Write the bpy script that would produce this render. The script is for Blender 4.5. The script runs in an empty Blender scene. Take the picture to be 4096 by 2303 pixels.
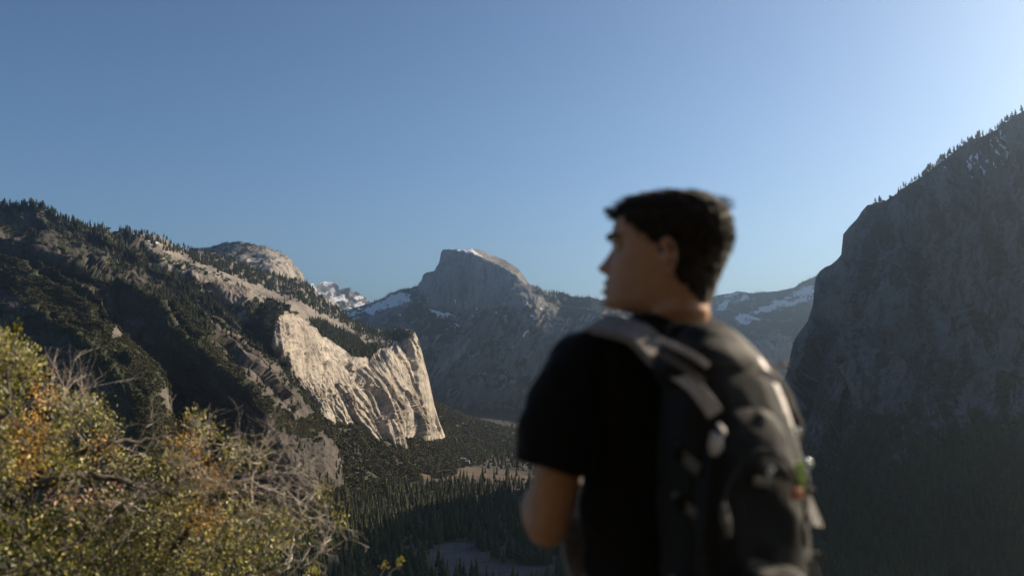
import bpy, bmesh, math, random
import numpy as np
from mathutils import Vector, Matrix

# ------------------------------------------------------------------ camera, world, sun
scene = bpy.context.scene
W, H, F = 4096.0, 2303.0, 3690.0          # photograph size and focal length in its pixels
HOR = 1531.0                              # row of the horizon
TILT = math.atan((HOR - H / 2) / F)
FC = F                                    # focal length along the tilted axis

cam_d = bpy.data.cameras.new("camera")
cam = bpy.data.objects.new("camera", cam_d)
scene.collection.objects.link(cam)
cam_d.sensor_width = 36.0
cam_d.lens = 36.0 * FC / W
cam_d.clip_start = 0.05
cam_d.clip_end = 90000.0
cam.location = (0, 0, 0)
cam.rotation_euler = (math.pi / 2 + TILT, 0, 0)
cam_d.dof.use_dof = True
cam_d.dof.focus_distance = 3000.0
cam_d.dof.aperture_fstop = 2.35
scene.camera = cam

SUN_AZ, SUN_EL = math.radians(63.0), math.radians(28.5)     # azimuth to the right of the view (+Y)
SUN_DIR = Vector((math.sin(SUN_AZ) * math.cos(SUN_EL), math.cos(SUN_AZ) * math.cos(SUN_EL), math.sin(SUN_EL)))

world = bpy.data.worlds.new("World")
scene.world = world
world.use_nodes = True
wn = world.node_tree
for n in list(wn.nodes):
    wn.nodes.remove(n)
sky = wn.nodes.new("ShaderNodeTexSky")
sky.sky_type = 'NISHITA'
sky.sun_disc = False
sky.sun_elevation = SUN_EL
sky.sun_rotation = SUN_AZ
sky.altitude = 1500
sky.air_density = 1.0
sky.dust_density = 4.3
sky.ozone_density = 2.0
bg = wn.nodes.new("ShaderNodeBackground")
bg.inputs["Strength"].default_value = 0.056
wo = wn.nodes.new("ShaderNodeOutputWorld")
tint = wn.nodes.new("ShaderNodeMix"); tint.data_type = 'RGBA'; tint.blend_type = 'MULTIPLY'
tint.inputs[0].default_value = 1.0; tint.inputs[7].default_value = (.925, .945, .895, 1)
gam = wn.nodes.new("ShaderNodeGamma"); gam.inputs[1].default_value = 1.32
wn.links.new(sky.outputs[0], tint.inputs[6]); wn.links.new(tint.outputs[2], gam.inputs[0])
wn.links.new(gam.outputs[0], bg.inputs[0])
wn.links.new(bg.outputs[0], wo.inputs[0])

sun_d = bpy.data.lights.new("sun", 'SUN')
sun_d.energy = 5.0
sun_d.angle = math.radians(0.53)
sun_d.color = (1.0, 0.82, 0.60)
sun = bpy.data.objects.new("sun", sun_d)
scene.collection.objects.link(sun)
sun.rotation_euler = (-SUN_DIR).to_track_quat('-Z', 'Y').to_euler()

scene.view_settings.view_transform = 'Standard'
scene.view_settings.look = 'None'
scene.view_settings.exposure = 0.6
scene.view_settings.gamma = 1.0
scene.view_settings.use_curve_mapping = False
scene.render.engine = 'CYCLES'
scene.cycles.use_denoising = True
scene.cycles.max_bounces = 6
scene.cycles.diffuse_bounces = 3
scene.cycles.glossy_bounces = 2
scene.cycles.transmission_bounces = 3
scene.cycles.transparent_max_bounces = 6
scene.cycles.volume_bounces = 0
scene.cycles.sample_clamp_indirect = 4.0
scene.cycles.use_adaptive_sampling = True
scene.cycles.adaptive_threshold = 0.012

HAZE_DENSITY, HAZE_G, USE_HAZE = 5.2e-5, 0.87, True
# ------------------------------------------------------------------ helpers
rng = np.random.default_rng(7)
random.seed(7)
COL = scene.collection

def ray(px, py):
    """direction (with y = 1) seen at a pixel of the 4096 x 2303 photograph"""
    cx = (px - W / 2) / FC
    cz = -(py - H / 2) / FC
    c, s = math.cos(TILT), math.sin(TILT)
    y = c - cz * s
    z = s + cz * c
    return cx / y, z / y

def at(px, py, d):
    a, b = ray(px, py)
    return Vector((a * d, d, b * d))

def tag(o, label=None, cat=None, group=None, kind=None):
    if label: o['label'] = label
    if cat: o['category'] = cat
    if group: o['group'] = group
    if kind: o['kind'] = kind
    return o

def link_mesh(name, verts, faces, mat=None, parent=None, smooth=False, attrs=None):
    me = bpy.data.meshes.new(name)
    verts = np.asarray(verts, dtype=np.float32)
    faces = np.asarray(faces, dtype=np.int32) if not isinstance(faces, list) else faces
    if isinstance(faces, np.ndarray):
        k = faces.shape[1]
        me.vertices.add(len(verts)); me.vertices.foreach_set("co", verts.ravel())
        me.loops.add(faces.size); me.loops.foreach_set("vertex_index", faces.ravel())
        me.polygons.add(len(faces))
        me.polygons.foreach_set("loop_start", np.arange(0, faces.size, k, dtype=np.int32))
        me.polygons.foreach_set("loop_total", np.full(len(faces), k, dtype=np.int32))
        me.update(calc_edges=True)
    else:
        me.from_pydata([tuple(v) for v in verts], [], faces)
        me.update()
    me.validate()
    if smooth:
        me.polygons.foreach_set("use_smooth", np.ones(len(me.polygons), dtype=bool))
    for k, v in (attrs or {}).items():
        a = me.attributes.new(k, 'FLOAT', 'POINT')
        a.data.foreach_set("value", np.asarray(v, dtype=np.float32).ravel())
    if mat: me.materials.append(mat)
    o = bpy.data.objects.new(name, me)
    COL.objects.link(o)
    if parent: o.parent = parent
    return o

_p = np.random.default_rng(3).permutation(256).astype(np.int64)
_perm = np.concatenate([_p, _p, _p])
_g = np.random.default_rng(4).normal(size=(256, 3)).astype(np.float32)
_g /= np.linalg.norm(_g, axis=1)[:, None]

def perlin(x, y, z=0.0, seed=0):
    x, y, z = np.broadcast_arrays(np.asarray(x, np.float32), np.asarray(y, np.float32), np.asarray(z, np.float32))
    x = x + seed * 17.13; y = y + seed * 5.71; z = z + seed * 9.37
    xi, yi, zi = np.floor(x), np.floor(y), np.floor(z)
    xf, yf, zf = x - xi, y - yi, z - zi
    xi = xi.astype(np.int64) & 255; yi = yi.astype(np.int64) & 255; zi = zi.astype(np.int64) & 255
    u = xf * xf * xf * (xf * (xf * 6 - 15) + 10)
    v = yf * yf * yf * (yf * (yf * 6 - 15) + 10)
    w = zf * zf * zf * (zf * (zf * 6 - 15) + 10)
    def gr(a, b, c):
        h = _perm[_perm[_perm[(xi + a) & 255] + ((yi + b) & 255)] + ((zi + c) & 255)]
        g = _g[h]
        return g[..., 0] * (xf - a) + g[..., 1] * (yf - b) + g[..., 2] * (zf - c)
    def mix(a, b, t): return a + (b - a) * t
    return mix(mix(mix(gr(0,0,0), gr(1,0,0), u), mix(gr(0,1,0), gr(1,1,0), u), v),
               mix(mix(gr(0,0,1), gr(1,0,1), u), mix(gr(0,1,1), gr(1,1,1), u), v), w) * 1.5

def fbm(x, y, z=0.0, octv=4, seed=0, gain=0.5):
    s, a = 0.0, 1.0
    for k in range(octv):
        s = s + a * perlin(x * 2 ** k, y * 2 ** k, z * 2 ** k, seed + k * 3.1)
        a *= gain
    return s

def ridged(x, y, z=0.0, octv=4, seed=0, gain=0.5):
    s, a = 0.0, 1.0
    for k in range(octv):
        n = 1 - np.abs(perlin(x * 2 ** k, y * 2 ** k, z * 2 ** k, seed + k * 2.3)) * 2
        s = s + a * n
        a *= gain
    return s

def sstep(a, b, x):
    t = np.clip((x - a) / (b - a), 0, 1)
    return t * t * (3 - 2 * t)

def tps(pts):
    """thin-plate spline through (px, py, value) control points"""
    P = np.array(pts, dtype=np.float64)
    X = P[:, :2] / 1000.0
    n = len(P)
    def U(r2): return np.where(r2 > 1e-12, r2 * np.log(r2 + 1e-12), 0)
    K = U(((X[:, None] - X[None]) ** 2).sum(-1)) + np.eye(n) * 1e-3
    A = np.zeros((n + 3, n + 3)); A[:n, :n] = K; A[:n, n] = 1; A[:n, n+1:] = X
    A[n, :n] = 1; A[n+1:, :n] = X.T
    b = np.zeros(n + 3); b[:n] = P[:, 2]
    w = np.linalg.solve(A, b)
    def f(px, py):
        x, y = np.asarray(px) / 1000.0, np.asarray(py) / 1000.0
        s = w[n] + w[n+1] * x + w[n+2] * y
        for i in range(n):
            s = s + w[i] * U((x - X[i, 0]) ** 2 + (y - X[i, 1]) ** 2)
        return s
    return f

def poly_dist(px, py, poly):
    """signed distance to a polyline: positive on its right-hand / upper side when it runs down-right"""
    best = np.full(px.shape, 1e9); sgn = np.zeros(px.shape)
    for (x0, y0), (x1, y1) in zip(poly[:-1], poly[1:]):
        dx, dy = x1 - x0, y1 - y0
        L2 = dx * dx + dy * dy
        t = np.clip(((px - x0) * dx + (py - y0) * dy) / L2, 0, 1)
        qx, qy = px - (x0 + t * dx), py - (y0 + t * dy)
        d = np.hypot(qx, qy)
        cr = -(dx * (py - y0) - dy * (px - x0))
        m = d < best
        best = np.where(m, d, best); sgn = np.where(m, np.sign(cr), sgn)
    return best * sgn

def in_poly(px, py, poly, feather=12.0):
    """soft mask of a polygon"""
    inside = np.zeros(px.shape, bool)
    n = len(poly)
    for i in range(n):
        x0, y0 = poly[i]; x1, y1 = poly[(i + 1) % n]
        if y0 == y1: continue
        c = ((y0 > py) != (y1 > py)) & (px < (x1 - x0) * (py - y0) / (y1 - y0) + x0)
        inside ^= c
    d = np.abs(poly_dist(px, py, list(poly) + [poly[0]]))
    s = np.where(inside, d, -d)
    return sstep(-feather, feather, s)

def interp(px, poly):
    a = np.array(poly, dtype=float)
    return np.interp(px, a[:, 0], a[:, 1])

SHEETS = {}

def sheet(name, x0, x1, top, bot, step, depth, disp, mat, masks=None, back=900.0, backdrop=0.6, ystep=None, wobble=3.0):
    """a mountain side: depth(px, py) places it in the world, disp adds relief along its normal; its far side slopes away"""
    nx = int((x1 - x0) / step) + 1
    px = np.linspace(x0, x1, nx)
    t = interp(px, top); b = interp(px, bot)
    t = t + wobble * fbm(px / 60.0, px * 0 + 3.3, 0, 4, len(name))
    ny = int(np.max(b - t) / (ystep or step)) + 1
    v = np.linspace(0, 1, ny)
    PX = np.repeat(px[None], ny, 0)
    PY = t[None] + (b - t)[None] * v[:, None]
    D = depth(PX, PY)
    RX, RZ = ray(PX, PY)
    P = np.stack([RX * D, D, RZ * D], -1)
    def normals(P):
        du = np.gradient(P, axis=1); dv = np.gradient(P, axis=0)
        n = np.cross(du, dv)
        return n / (np.linalg.norm(n, axis=-1, keepdims=True) + 1e-9)
    N = normals(P)
    N = np.where((N[..., 1:2] > 0.2), -N, N)
    # keep relief from following tiny folds
    off = disp(P, PX, PY, N)
    P = P + N * off[..., None]
    N2 = normals(P)
    # far side
    rows = []
    tp = P[0].copy()
    for k, (s, drop) in enumerate(((0.02, 0.0), (0.08, 0.03), (0.3, 0.2), (1.0, 1.0))):
        q = tp.copy(); sc = tp[:, 1:2] / tp[:, 1:2].mean()
        q[:, 0] += tp[:, 0] / tp[:, 1] * s * back
        q[:, 1] += s * back; q[:, 2] += tp[:, 2] / tp[:, 1] * min(s, .08) * back * 1.0 - drop * back * backdrop
        rows.append(q)
    allP = np.concatenate([np.stack(rows[::-1]), P], 0)
    nb = len(rows)
    wx, wy = 11 * fbm(PX / 34, PY / 34, 0, 3, 140), 11 * fbm(PX / 34, PY / 34, 5, 3, 141)
    m = masks(P, PX + wx, PY + wy, N2) if masks else {}
    attrs = {}
    for k, a in m.items():
        attrs[k] = np.concatenate([np.repeat(a[:1], nb, 0), a], 0)
    R, C = allP.shape[:2]
    idx = np.arange(R * C).reshape(R, C)
    f = np.stack([idx[:-1, :-1], idx[1:, :-1], idx[1:, 1:], idx[:-1, 1:]], -1).reshape(-1, 4)
    o = link_mesh(name, allP.reshape(-1, 3), f, mat, smooth=False, attrs=attrs)
    tag(o, kind='structure')
    SHEETS.setdefault(name, []).append((P, N2, PX, PY, m))
    return o

# ------------------------------------------------------------------ materials
def mat_new(name):
    m = bpy.data.materials.new(name); m.use_nodes = True
    nt = m.node_tree
    for n in list(nt.nodes): nt.nodes.remove(n)
    out = nt.nodes.new("ShaderNodeOutputMaterial")
    p = nt.nodes.new("ShaderNodeBsdfPrincipled")
    nt.links.new(p.outputs[0], out.inputs[0])
    return m, nt, p

def N_(nt, t, **kw):
    n = nt.nodes.new(t)
    for k, v in kw.items():
        if k.startswith("i_"):
            n.inputs[k[2:].replace("_", " ")].default_value = v
        else:
            setattr(n, k, v)
    return n

def ramp(nt, fac, stops):
    r = nt.nodes.new("ShaderNodeValToRGB")
    el = r.color_ramp.elements
    while len(el) < len(stops): el.new(0.5)
    for e, (p, c) in zip(el, stops):
        e.position = p; e.color = (*c, 1) if len(c) == 3 else c
    nt.links.new(fac, r.inputs[0])
    return r.outputs[0]

def mixc(nt, fac, a, b, mode='MIX'):
    n = nt.nodes.new("ShaderNodeMix"); n.data_type = 'RGBA'; n.blend_type = mode
    for s, v in ((n.inputs[0], fac), (n.inputs[6], a), (n.inputs[7], b)):
        if isinstance(v, bpy.types.NodeSocket): nt.links.new(v, s)
        elif isinstance(v, (int, float)): s.default_value = v
        else: s.default_value = (*v, 1)
    return n.outputs[2]

def scaled_pos(nt, sx, sy, sz, rot=(0, 0, 0)):
    g = nt.nodes.new("ShaderNodeNewGeometry")
    m = nt.nodes.new("ShaderNodeMapping")
    m.inputs["Scale"].default_value = (sx, sy, sz)
    m.inputs["Rotation"].default_value = rot
    nt.links.new(g.outputs["Position"], m.inputs[0])
    return m.outputs[0]

def noise(nt, vec, detail=6, rough=0.6, dist=0.0):
    n = nt.nodes.new("ShaderNodeTexNoise")
    n.inputs["Scale"].default_value = 1.0
    n.inputs["Detail"].default_value = detail
    n.inputs["Roughness"].default_value = rough
    n.inputs["Distortion"].default_value = dist
    nt.links.new(vec, n.inputs["Vector"])
    return n.outputs[0]

def rock_mat(name, c0, c1, c2, vegc=(0.035, 0.042, 0.02), unit=1.0, streak=True):
    """granite: stained and streaked stone, plants where 'veg' says, snow where 'snow' says"""
    m, nt, p = mat_new(name)
    big = noise(nt, scaled_pos(nt, .006/unit, .006/unit, .004/unit), 7, .62)
    fine = noise(nt, scaled_pos(nt, .08/unit, .08/unit, .03/unit), 6, .68)
    strk = noise(nt, scaled_pos(nt, .045/unit, .045/unit, .0045/unit, (0, math.radians(12), 0)), 6, .65, .4)
    base = ramp(nt, big, [(0.34, c0), (0.5, c1), (0.66, c2)])
    s1 = ramp(nt, strk, [(0.36, (.42, .40, .38)), (0.50, (1, 1, 1)), (0.7, (1.12, 1.08, 1.0))])
    col = mixc(nt, 0.9 if streak else .4, base, s1, 'MULTIPLY')
    s2 = ramp(nt, fine, [(0.34, (.55, .54, .53)), (0.5, (1, 1, 1)), (.7, (1.15, 1.13, 1.1))])
    col = mixc(nt, 0.8, col, s2, 'MULTIPLY')
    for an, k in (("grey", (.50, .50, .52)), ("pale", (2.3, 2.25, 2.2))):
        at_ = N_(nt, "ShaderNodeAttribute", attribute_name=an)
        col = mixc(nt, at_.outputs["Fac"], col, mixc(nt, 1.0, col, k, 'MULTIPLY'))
    av = N_(nt, "ShaderNodeAttribute", attribute_name="veg")
    vn = noise(nt, scaled_pos(nt, .05/unit, .05/unit, .05/unit), 5, .7)
    mt = N_(nt, "ShaderNodeMath", operation='ADD'); nt.links.new(av.outputs["Fac"], mt.inputs[0]); nt.links.new(vn, mt.inputs[1])
    vf = ramp(nt, mt.outputs[0], [(0.86, (0, 0, 0)), (1.0, (1, 1, 1))])
    vcol = ramp(nt, fine, [(0.35, tuple(c * .55 for c in vegc)), (0.65, tuple(c * 1.6 for c in vegc))])
    col = mixc(nt, vf, col, vcol)
    asn = N_(nt, "ShaderNodeAttribute", attribute_name="snow")
    ms = N_(nt, "ShaderNodeMath", operation='ADD'); nt.links.new(asn.outputs["Fac"], ms.inputs[0]); nt.links.new(fine, ms.inputs[1])
    sf = ramp(nt, ms.outputs[0], [(0.93, (0, 0, 0)), (1.02, (1, 1, 1))])
    col = mixc(nt, sf, col, (.78, .8, .84))
    nt.links.new(col, p.inputs["Base Color"])
    p.inputs["Roughness"].default_value = .9
    p.inputs["Specular IOR Level"].default_value = .2
    b = N_(nt, "ShaderNodeBump"); b.inputs["Strength"].default_value = .9; b.inputs["Distance"].default_value = 3.2 * unit
    bn = noise(nt, scaled_pos(nt, .11/unit, .11/unit, .035/unit), 9, .75)
    nt.links.new(bn, b.inputs["Height"]); nt.links.new(b.outputs[0], p.inputs["Normal"])
    return m

M_cliff = rock_mat("sunlit_granite", (.30, .262, .22), (.44, .385, .32), (.55, .495, .42))
M_slab = rock_mat("slab_granite", (.23, .205, .18), (.33, .30, .265), (.40, .365, .325))
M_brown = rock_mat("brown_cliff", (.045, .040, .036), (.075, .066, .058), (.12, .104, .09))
M_dome = rock_mat("dome_granite", (.16, .152, .142), (.22, .207, .19), (.30, .278, .252), unit=2.2)
M_far = rock_mat("far_granite", (.15, .145, .14), (.22, .21, .20), (.30, .285, .265), unit=2.0)
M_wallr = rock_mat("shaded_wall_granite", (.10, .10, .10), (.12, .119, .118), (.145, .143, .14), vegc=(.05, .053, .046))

# ------------------------------------------------------------------ far mountains
# snowy peak and low ridge between the two domes
def dfar(px, py): return 13000 + (py - 1126) * -6.0 + (px - 1300) * 4
def disp_far(P, px, py, N):
    return 110 * fbm(P[..., 0] / 900, P[..., 1] / 900, P[..., 2] / 500, 6, 2)
def m_far(P, px, py, N):
    w = fbm(px / 40, py / 25, 0, 4, 5)
    sn = .40 + .6 * w - .9 * in_poly(px, py, [(1330,1150),(1500,1170),(1500,1260),(1400,1215)], 14) * (w < .25)
    return {'snow': np.clip(sn, 0, 1), 'veg': np.clip(.3 + .9 * fbm(px / 30, py / 18, 0, 3, 8), 0, 1) * (px > 1345)}
sheet("snowy_mountain", 1200, 1560, [(1200,1150),(1255,1128),(1270,1140),(1285,1126),(1300,1124),(1312,1128),(1330,1137),(1343,1148),(1350,1165),(1385,1170),(1428,1178),(1462,1195),(1484,1210),(1560,1245)],
      [(1200,1420),(1560,1420)], 2.5, dfar, disp_far, M_far, m_far, 2500)

# snow-dusted ridge behind the neck of the hiker
def dfr(px, py): return 10500 - (py - 1170) * 2.5 + (px - 2900) * -.6
def m_fr(P, px, py, N):
    w = fbm(px / 45, py / 16, 0, 4, 15)
    s = in_poly(px, py, [(2930,1285),(3000,1255),(3090,1215),(3180,1170),(3270,1140),(3270,1200),(3150,1235),(3040,1262)], 10)
    s = np.maximum(s, in_poly(px, py, [(2900,1175),(2960,1166),(3000,1180),(2985,1205),(2890,1225)], 8) * .9)
    s = np.maximum(s, in_poly(px, py, [(2945,1265),(2985,1262),(3045,1290),(2990,1310),(2940,1290)], 8))
    s = np.maximum(s, in_poly(px, py, [(2870,1220),(2910,1215),(2900,1250),(2870,1250)], 8) * .8)
    return {'snow': np.clip(s * (.62 + .5 * w), 0, 1), 'veg': np.clip(.62 + .6 * fbm(px / 25, py / 14, 0, 3, 18) - s * .5, 0, 1) * sstep(1480, 1300, py)}
sheet("distant_snowy_ridge", 2500, 3420, [(2500,1240),(2700,1225),(2823,1195),(2860,1180),(2943,1168),(3020,1180),(3054,1176),(3110,1172),(3181,1155),(3261,1113),(3420,1050)],
      [(2500,1740),(3420,1740)], 3.0, dfr, lambda P, px, py, N: 80 * fbm(P[..., 0] / 900, P[..., 1] / 900, P[..., 2] / 900, 6, 12) + 15 * ridged(P[..., 0] / 240, P[..., 1] / 600, P[..., 2] / 700, 3, 6), M_far, m_fr, 2500)
sheet("distant_summit", 3020, 3090, [(3020,1195),(3038,1180),(3050,1166),(3056,1164),(3066,1174),(3090,1190)], [(3020,1240),(3090,1240)], 2.5,
      lambda px, py: 14500 + px * 0, lambda P, px, py, N: 40 * fbm(P[..., 0] / 150, P[..., 1] / 150, P[..., 2] / 150, 4, 2), M_far,
      lambda P, px, py, N: {'snow': px * 0 + .5, 'veg': px * 0}, 800)

# the great split dome and the walls under it
hd = tps([(1250,1420,9000),(1250,1200,9300),(1484,1216,9200),(1450,1330,8700),(1571,1171,8900),(1540,1300,8500),(1671,1137,8600),(1640,1250,8400),
          (1774,1002,8200),(1700,1100,8250),(1680,1190,8150),(1812,1002,8150),(1820,1100,8080),(1800,1200,8040),(1855,1280,7980),(1900,1020,8080),(1930,1120,7980),(1960,1200,7900),
          (2010,1160,7870),(2064,1130,7860),(2100,1160,7850),(2139,1165,7860),(1700,1290,8150),(1760,1400,7850),(1640,1500,7900),(1600,1650,7800),
          (2000,1250,7800),(2080,1260,7620),(2110,1350,7540),(2060,1450,7500),(2050,1560,7420),(1850,1450,7640),(1800,1560,7560),(1800,1690,7450),
          (2260,1178,8000),(2197,1169,7980),(2260,1250,7780),(2400,1201,7900),(2390,1280,7480),(2300,1330,7450),(2400,1450,7250),(2250,1550,7250),(2050,1690,7350),(2300,1700,7150),
          (2600,1230,7850),(2600,1400,7350),(2600,1600,7150),(2800,1240,7900),(2800,1500,7500),(2800,1700,7250)])
EDGE = [(1800,1002),(1850,1012),(1885,1016),(1915,1032),(1950,1056),(1983,1075),(2026,1086),(2064,1103),(2078,1125),(2096,1143),(2150,1164)]
def d_hd(px, py):
    d = hd(px, py)
    s = poly_dist(px, py, EDGE)
    up = (py < 1175) & (px > 1790)
    d = d + np.where(up, np.clip(s, 0, 80) * 6.0, 0)
    # rounded left arete of the face
    s2 = poly_dist(px, py, [(1774,1000),(1763,1037),(1746,1071),(1740,1110),(1715,1180)])
    # ledge line under the face
    s3 = poly_dist(px, py, [(1640,1190),(1720,1235),(1790,1262),(1855,1282),(1925,1205),(2000,1150),(2040,1158),(2139,1165)])
    d = d - 80 * sstep(-25, 35, -s3) * sstep(1560, 1700, px) * sstep(1480, 1300, py)
    # diagonal gullies of the lower walls
    q = (px * .75 + py * .62); w = (px * .62 - py * .75)
    low = sstep(1240, 1400, py)
    d = d + low * (55 * ridged(q / 210, w / 900, 0, 4, 21) - 40)
    return d
def disp_hd(P, px, py, N):
    face = in_poly(px, py, [(1690,1120),(1745,1075),(1774,1005),(1900,1015),(1990,1085),(2060,1110),(2010,1150),(1925,1200),(1855,1270),(1670,1195)], 20)
    top = ((py < 1170) & (px > 1795)) * sstep(0, 12, poly_dist(px, py, EDGE))
    rough = 38 * fbm(P[..., 0] / 420, P[..., 1] / 420, P[..., 2] / 420, 6, 31) + 12 * ridged(P[..., 0] / 130, P[..., 1] / 260, P[..., 2] / 420, 3, 36)
    sm = 6 * ridged(P[..., 0] / 110, 0 * px, P[..., 2] / 900, 4, 33) + 4 * fbm(P[..., 0] / 160, P[..., 1] / 160, P[..., 2] / 160, 4, 34)
    tp = 6 * fbm(P[..., 0] / 150, P[..., 1] / 150, P[..., 2] / 60, 4, 35)
    sm = sm * (1 - top) + tp * top
    k = np.maximum(face, top)
    return rough * (1 - k) + sm * k
def m_hd(P, px, py, N):
    w = fbm(px / 28, py / 14, 0, 4, 41)
    w2 = fbm(px / 70, py / 60, 0, 4, 43)
    s = in_poly(px, py, [(1450,1255),(1500,1225),(1545,1185),(1600,1168),(1642,1168),(1640,1200),(1605,1225),(1560,1232),(1530,1243),(1480,1262)], 9) * 1.0
    s = np.maximum(s, in_poly(px, py, [(1795,1004),(1855,999),(1890,994),(1900,1010),(1915,1022),(1928,1042),(1905,1028),(1880,1016),(1840,1009)], 3) * .95)
    s = np.maximum(s, in_poly(px, py, [(1712,1094),(1740,1080),(1742,1086),(1722,1094)], 3))
    s = np.maximum(s, in_poly(px, py, [(1700,1228),(1760,1250),(1830,1268),(1860,1278),(1800,1272),(1760,1278),(1745,1262)], 5) * .8)
    s = np.maximum(s, in_poly(px, py, [(1360,1230),(1480,1230),(1480,1260),(1420,1300),(1340,1260)], 20) * (.25 + 1.2 * w))
    s = np.maximum(s, in_poly(px, py, [(1700,1260),(1870,1290),(1850,1340),(1720,1330)], 20) * (.1 + .8 * w))
    s = np.maximum(s, in_poly(px, py, [(2098,1315),(2110,1325),(2092,1348),(2085,1340)], 3))
    s = np.maximum(s, .10 + .45 * w * (py > 1190) * sstep(1380, 1250, py))
    w3 = fbm((px * .75 + py * .62) / 16, (px * .62 - py * .75) / 90, 0, 4, 44)
    v = np.clip(.38 + .35 * w2 + .75 * w3, 0, .9) * sstep(1200, 1240, py)
    v = np.maximum(v, in_poly(px, py, [(1590,1160),(1680,1135),(1720,1220),(1860,1300),(1820,1400),(1700,1380),(1600,1260),(1640,1200)], 20) * (.62 + .4 * w))
    v = np.maximum(v, in_poly(px, py, [(2110,1165),(2300,1178),(2450,1200),(2450,1290),(2330,1300),(2250,1260)], 15) * (.66 + .5 * w))
    v = np.maximum(v, sstep(1600, 1670, py) * .95)
    v = np.where((py < 1190) & (px > 1740) & (px < 2110), 0, v)
    v = v * (1 - np.clip(s, 0, 1) * .8)
    pale = in_poly(px, py, [(1880,1366),(1868,1400),(1800,1470),(1735,1520),(1770,1470),(1830,1400)], 9) * .5
    pale = np.maximum(pale, in_poly(px, py, [(1945,1470),(1930,1530),(1905,1600),(1900,1600),(1920,1530)], 6) * .5)
    pale = np.maximum(pale, .5 * sstep(.3, .6, w3) * (py > 1260))
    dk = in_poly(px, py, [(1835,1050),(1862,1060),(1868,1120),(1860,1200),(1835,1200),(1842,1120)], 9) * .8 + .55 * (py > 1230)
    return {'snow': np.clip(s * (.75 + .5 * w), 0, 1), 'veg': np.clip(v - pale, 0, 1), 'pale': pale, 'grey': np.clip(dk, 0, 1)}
HD_TOP = [(1250,1300),(1330,1240),(1380,1232),(1440,1225),(1484,1216),(1514,1207),(1539,1195),(1565,1173),(1607,1160),(1642,1153),(1671,1140),(1684,1122),(1701,1097),(1720,1090),(1740,1084),(1746,1071),(1755,1058),(1763,1037),
     (1768,1015),(1774,1003),(1787,999),(1812,1002),(1855,1000),(1885,995),(1915,999),(1962,1017),(2017,1039),(2069,1071),(2098,1105),(2120,1139),(2139,1161),(2197,1170),(2261,1179),(2325,1190),(2400,1201),(2520,1218),(2610,1255),(2690,1320),(2760,1420),(2810,1530),(2850,1650)]
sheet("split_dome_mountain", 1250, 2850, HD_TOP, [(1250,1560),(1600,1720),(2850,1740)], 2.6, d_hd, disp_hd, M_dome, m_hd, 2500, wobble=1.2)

# rounded dome on the left
nd = tps([(740,1010,5300),(763,998,5300),(850,983,5200),(969,971,5050),(1038,979,4980),(1107,1004,4900),(1156,1031,4850),(1218,1107,4900),(1280,1183,5000),(1345,1225,5100),
          (900,1050,4700),(1000,1060,4600),(1080,1080,4480),(1105,1120,4430),(1150,1120,4560),(1190,1150,4700),(1250,1200,4850),(1100,1250,4300),(800,1200,4600),(1300,1300,4800)])
def disp_nd(P, px, py, N):
    return 9 * fbm(P[..., 0] / 120, P[..., 1] / 120, P[..., 2] / 40, 5, 51) + 10 * ridged(P[..., 0] / 60, P[..., 1] / 60, P[..., 2] / 500, 3, 52) * sstep(1000, 1060, py)
def m_nd(P, px, py, N):
    w = fbm(px / 18, py / 7, 0, 4, 53)
    v = (.42 + .9 * w) * sstep(1100, 960, px) * sstep(1085, 1000, py)
    return {'veg': np.clip(v, 0, .85), 'snow': px * 0}
sheet("rounded_dome_mountain", 735, 1360, [(735,1012),(763,999),(800,993),(850,982),(900,970),(969,970),(1038,978),(1107,1003),(1156,1031),(1190,1066),(1218,1107),(1245,1142),(1280,1183),(1342,1225),(1360,1240)],
      [(735,1240),(1360,1330)], 2.6, lambda px, py: nd(px, py), disp_nd, M_slab, m_nd, 1400, wobble=1.0)
# ------------------------------------------------------------------ the sunlit granite wall and the slabs above it
ra = tps([(440,960,2900),(508,943,3000),(580,935,3100),(649,949,3250),(763,1000,3600),(860,1015,3900),(960,1045,4000),(1060,1088,4050),(1150,1110,4150),(1225,1125,4300),(1300,1195,4500),(1411,1276,4450),(1487,1308,4400),(1556,1321,4250),
          (572,985,2900),(666,1018,2950),(787,1060,3000),(862,1090,3050),(914,1118,3080),(983,1146,3120),(1052,1197,3100),(1156,1215,3050),(1184,1235,3060),
          (850,1150,2960),(950,1200,2960),(1050,1260,2880),(1100,1330,2800),(1000,1350,2860),(850,1300,3050),(450,1200,3300),(430,1300,3400),(650,1400,3400),(700,1200,3100),
          (1090,1385,2720),(1165,1262,2980),(1180,1400,2860),(1250,1300,3160),(1245,1500,2900),(1259,1646,2880),(1200,1560,2820),
          (1300,1450,3060),(1342,1390,3240),(1342,1674,2960),(1411,1425,3330),(1411,1705,3060),(1440,1560,3170),
          (1480,1445,3440),(1530,1400,3560),(1522,1750,3170),(1530,1580,3330),(1600,1380,3720),(1605,1791,3300),(1610,1600,3480),
          (1640,1380,3820),(1646,1340,3850),(1667,1400,3850),(1680,1500,3800),(1694,1791,3620),(1700,1600,3780),(1729,1620,3850),(1757,1700,3880),(1781,1750,3900),
          (1260,1250,3500),(1350,1300,3700),(1450,1350,3800),(1400,1380,3480),(1150,1180,3500),(1000,1100,3500),(1820,1800,3900),(1200,1800,2700),(1000,1600,2950),(700,1450,3400),(1500,1850,3100)])
RIM = [(1090,1340),(1110,1290),(1156,1252),(1200,1262),(1225,1275),(1266,1321),(1300,1350),(1342,1378),(1411,1420),(1473,1440),(1500,1420),(1522,1400),(1560,1385),(1591,1372),(1632,1372),(1660,1345)]
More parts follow.
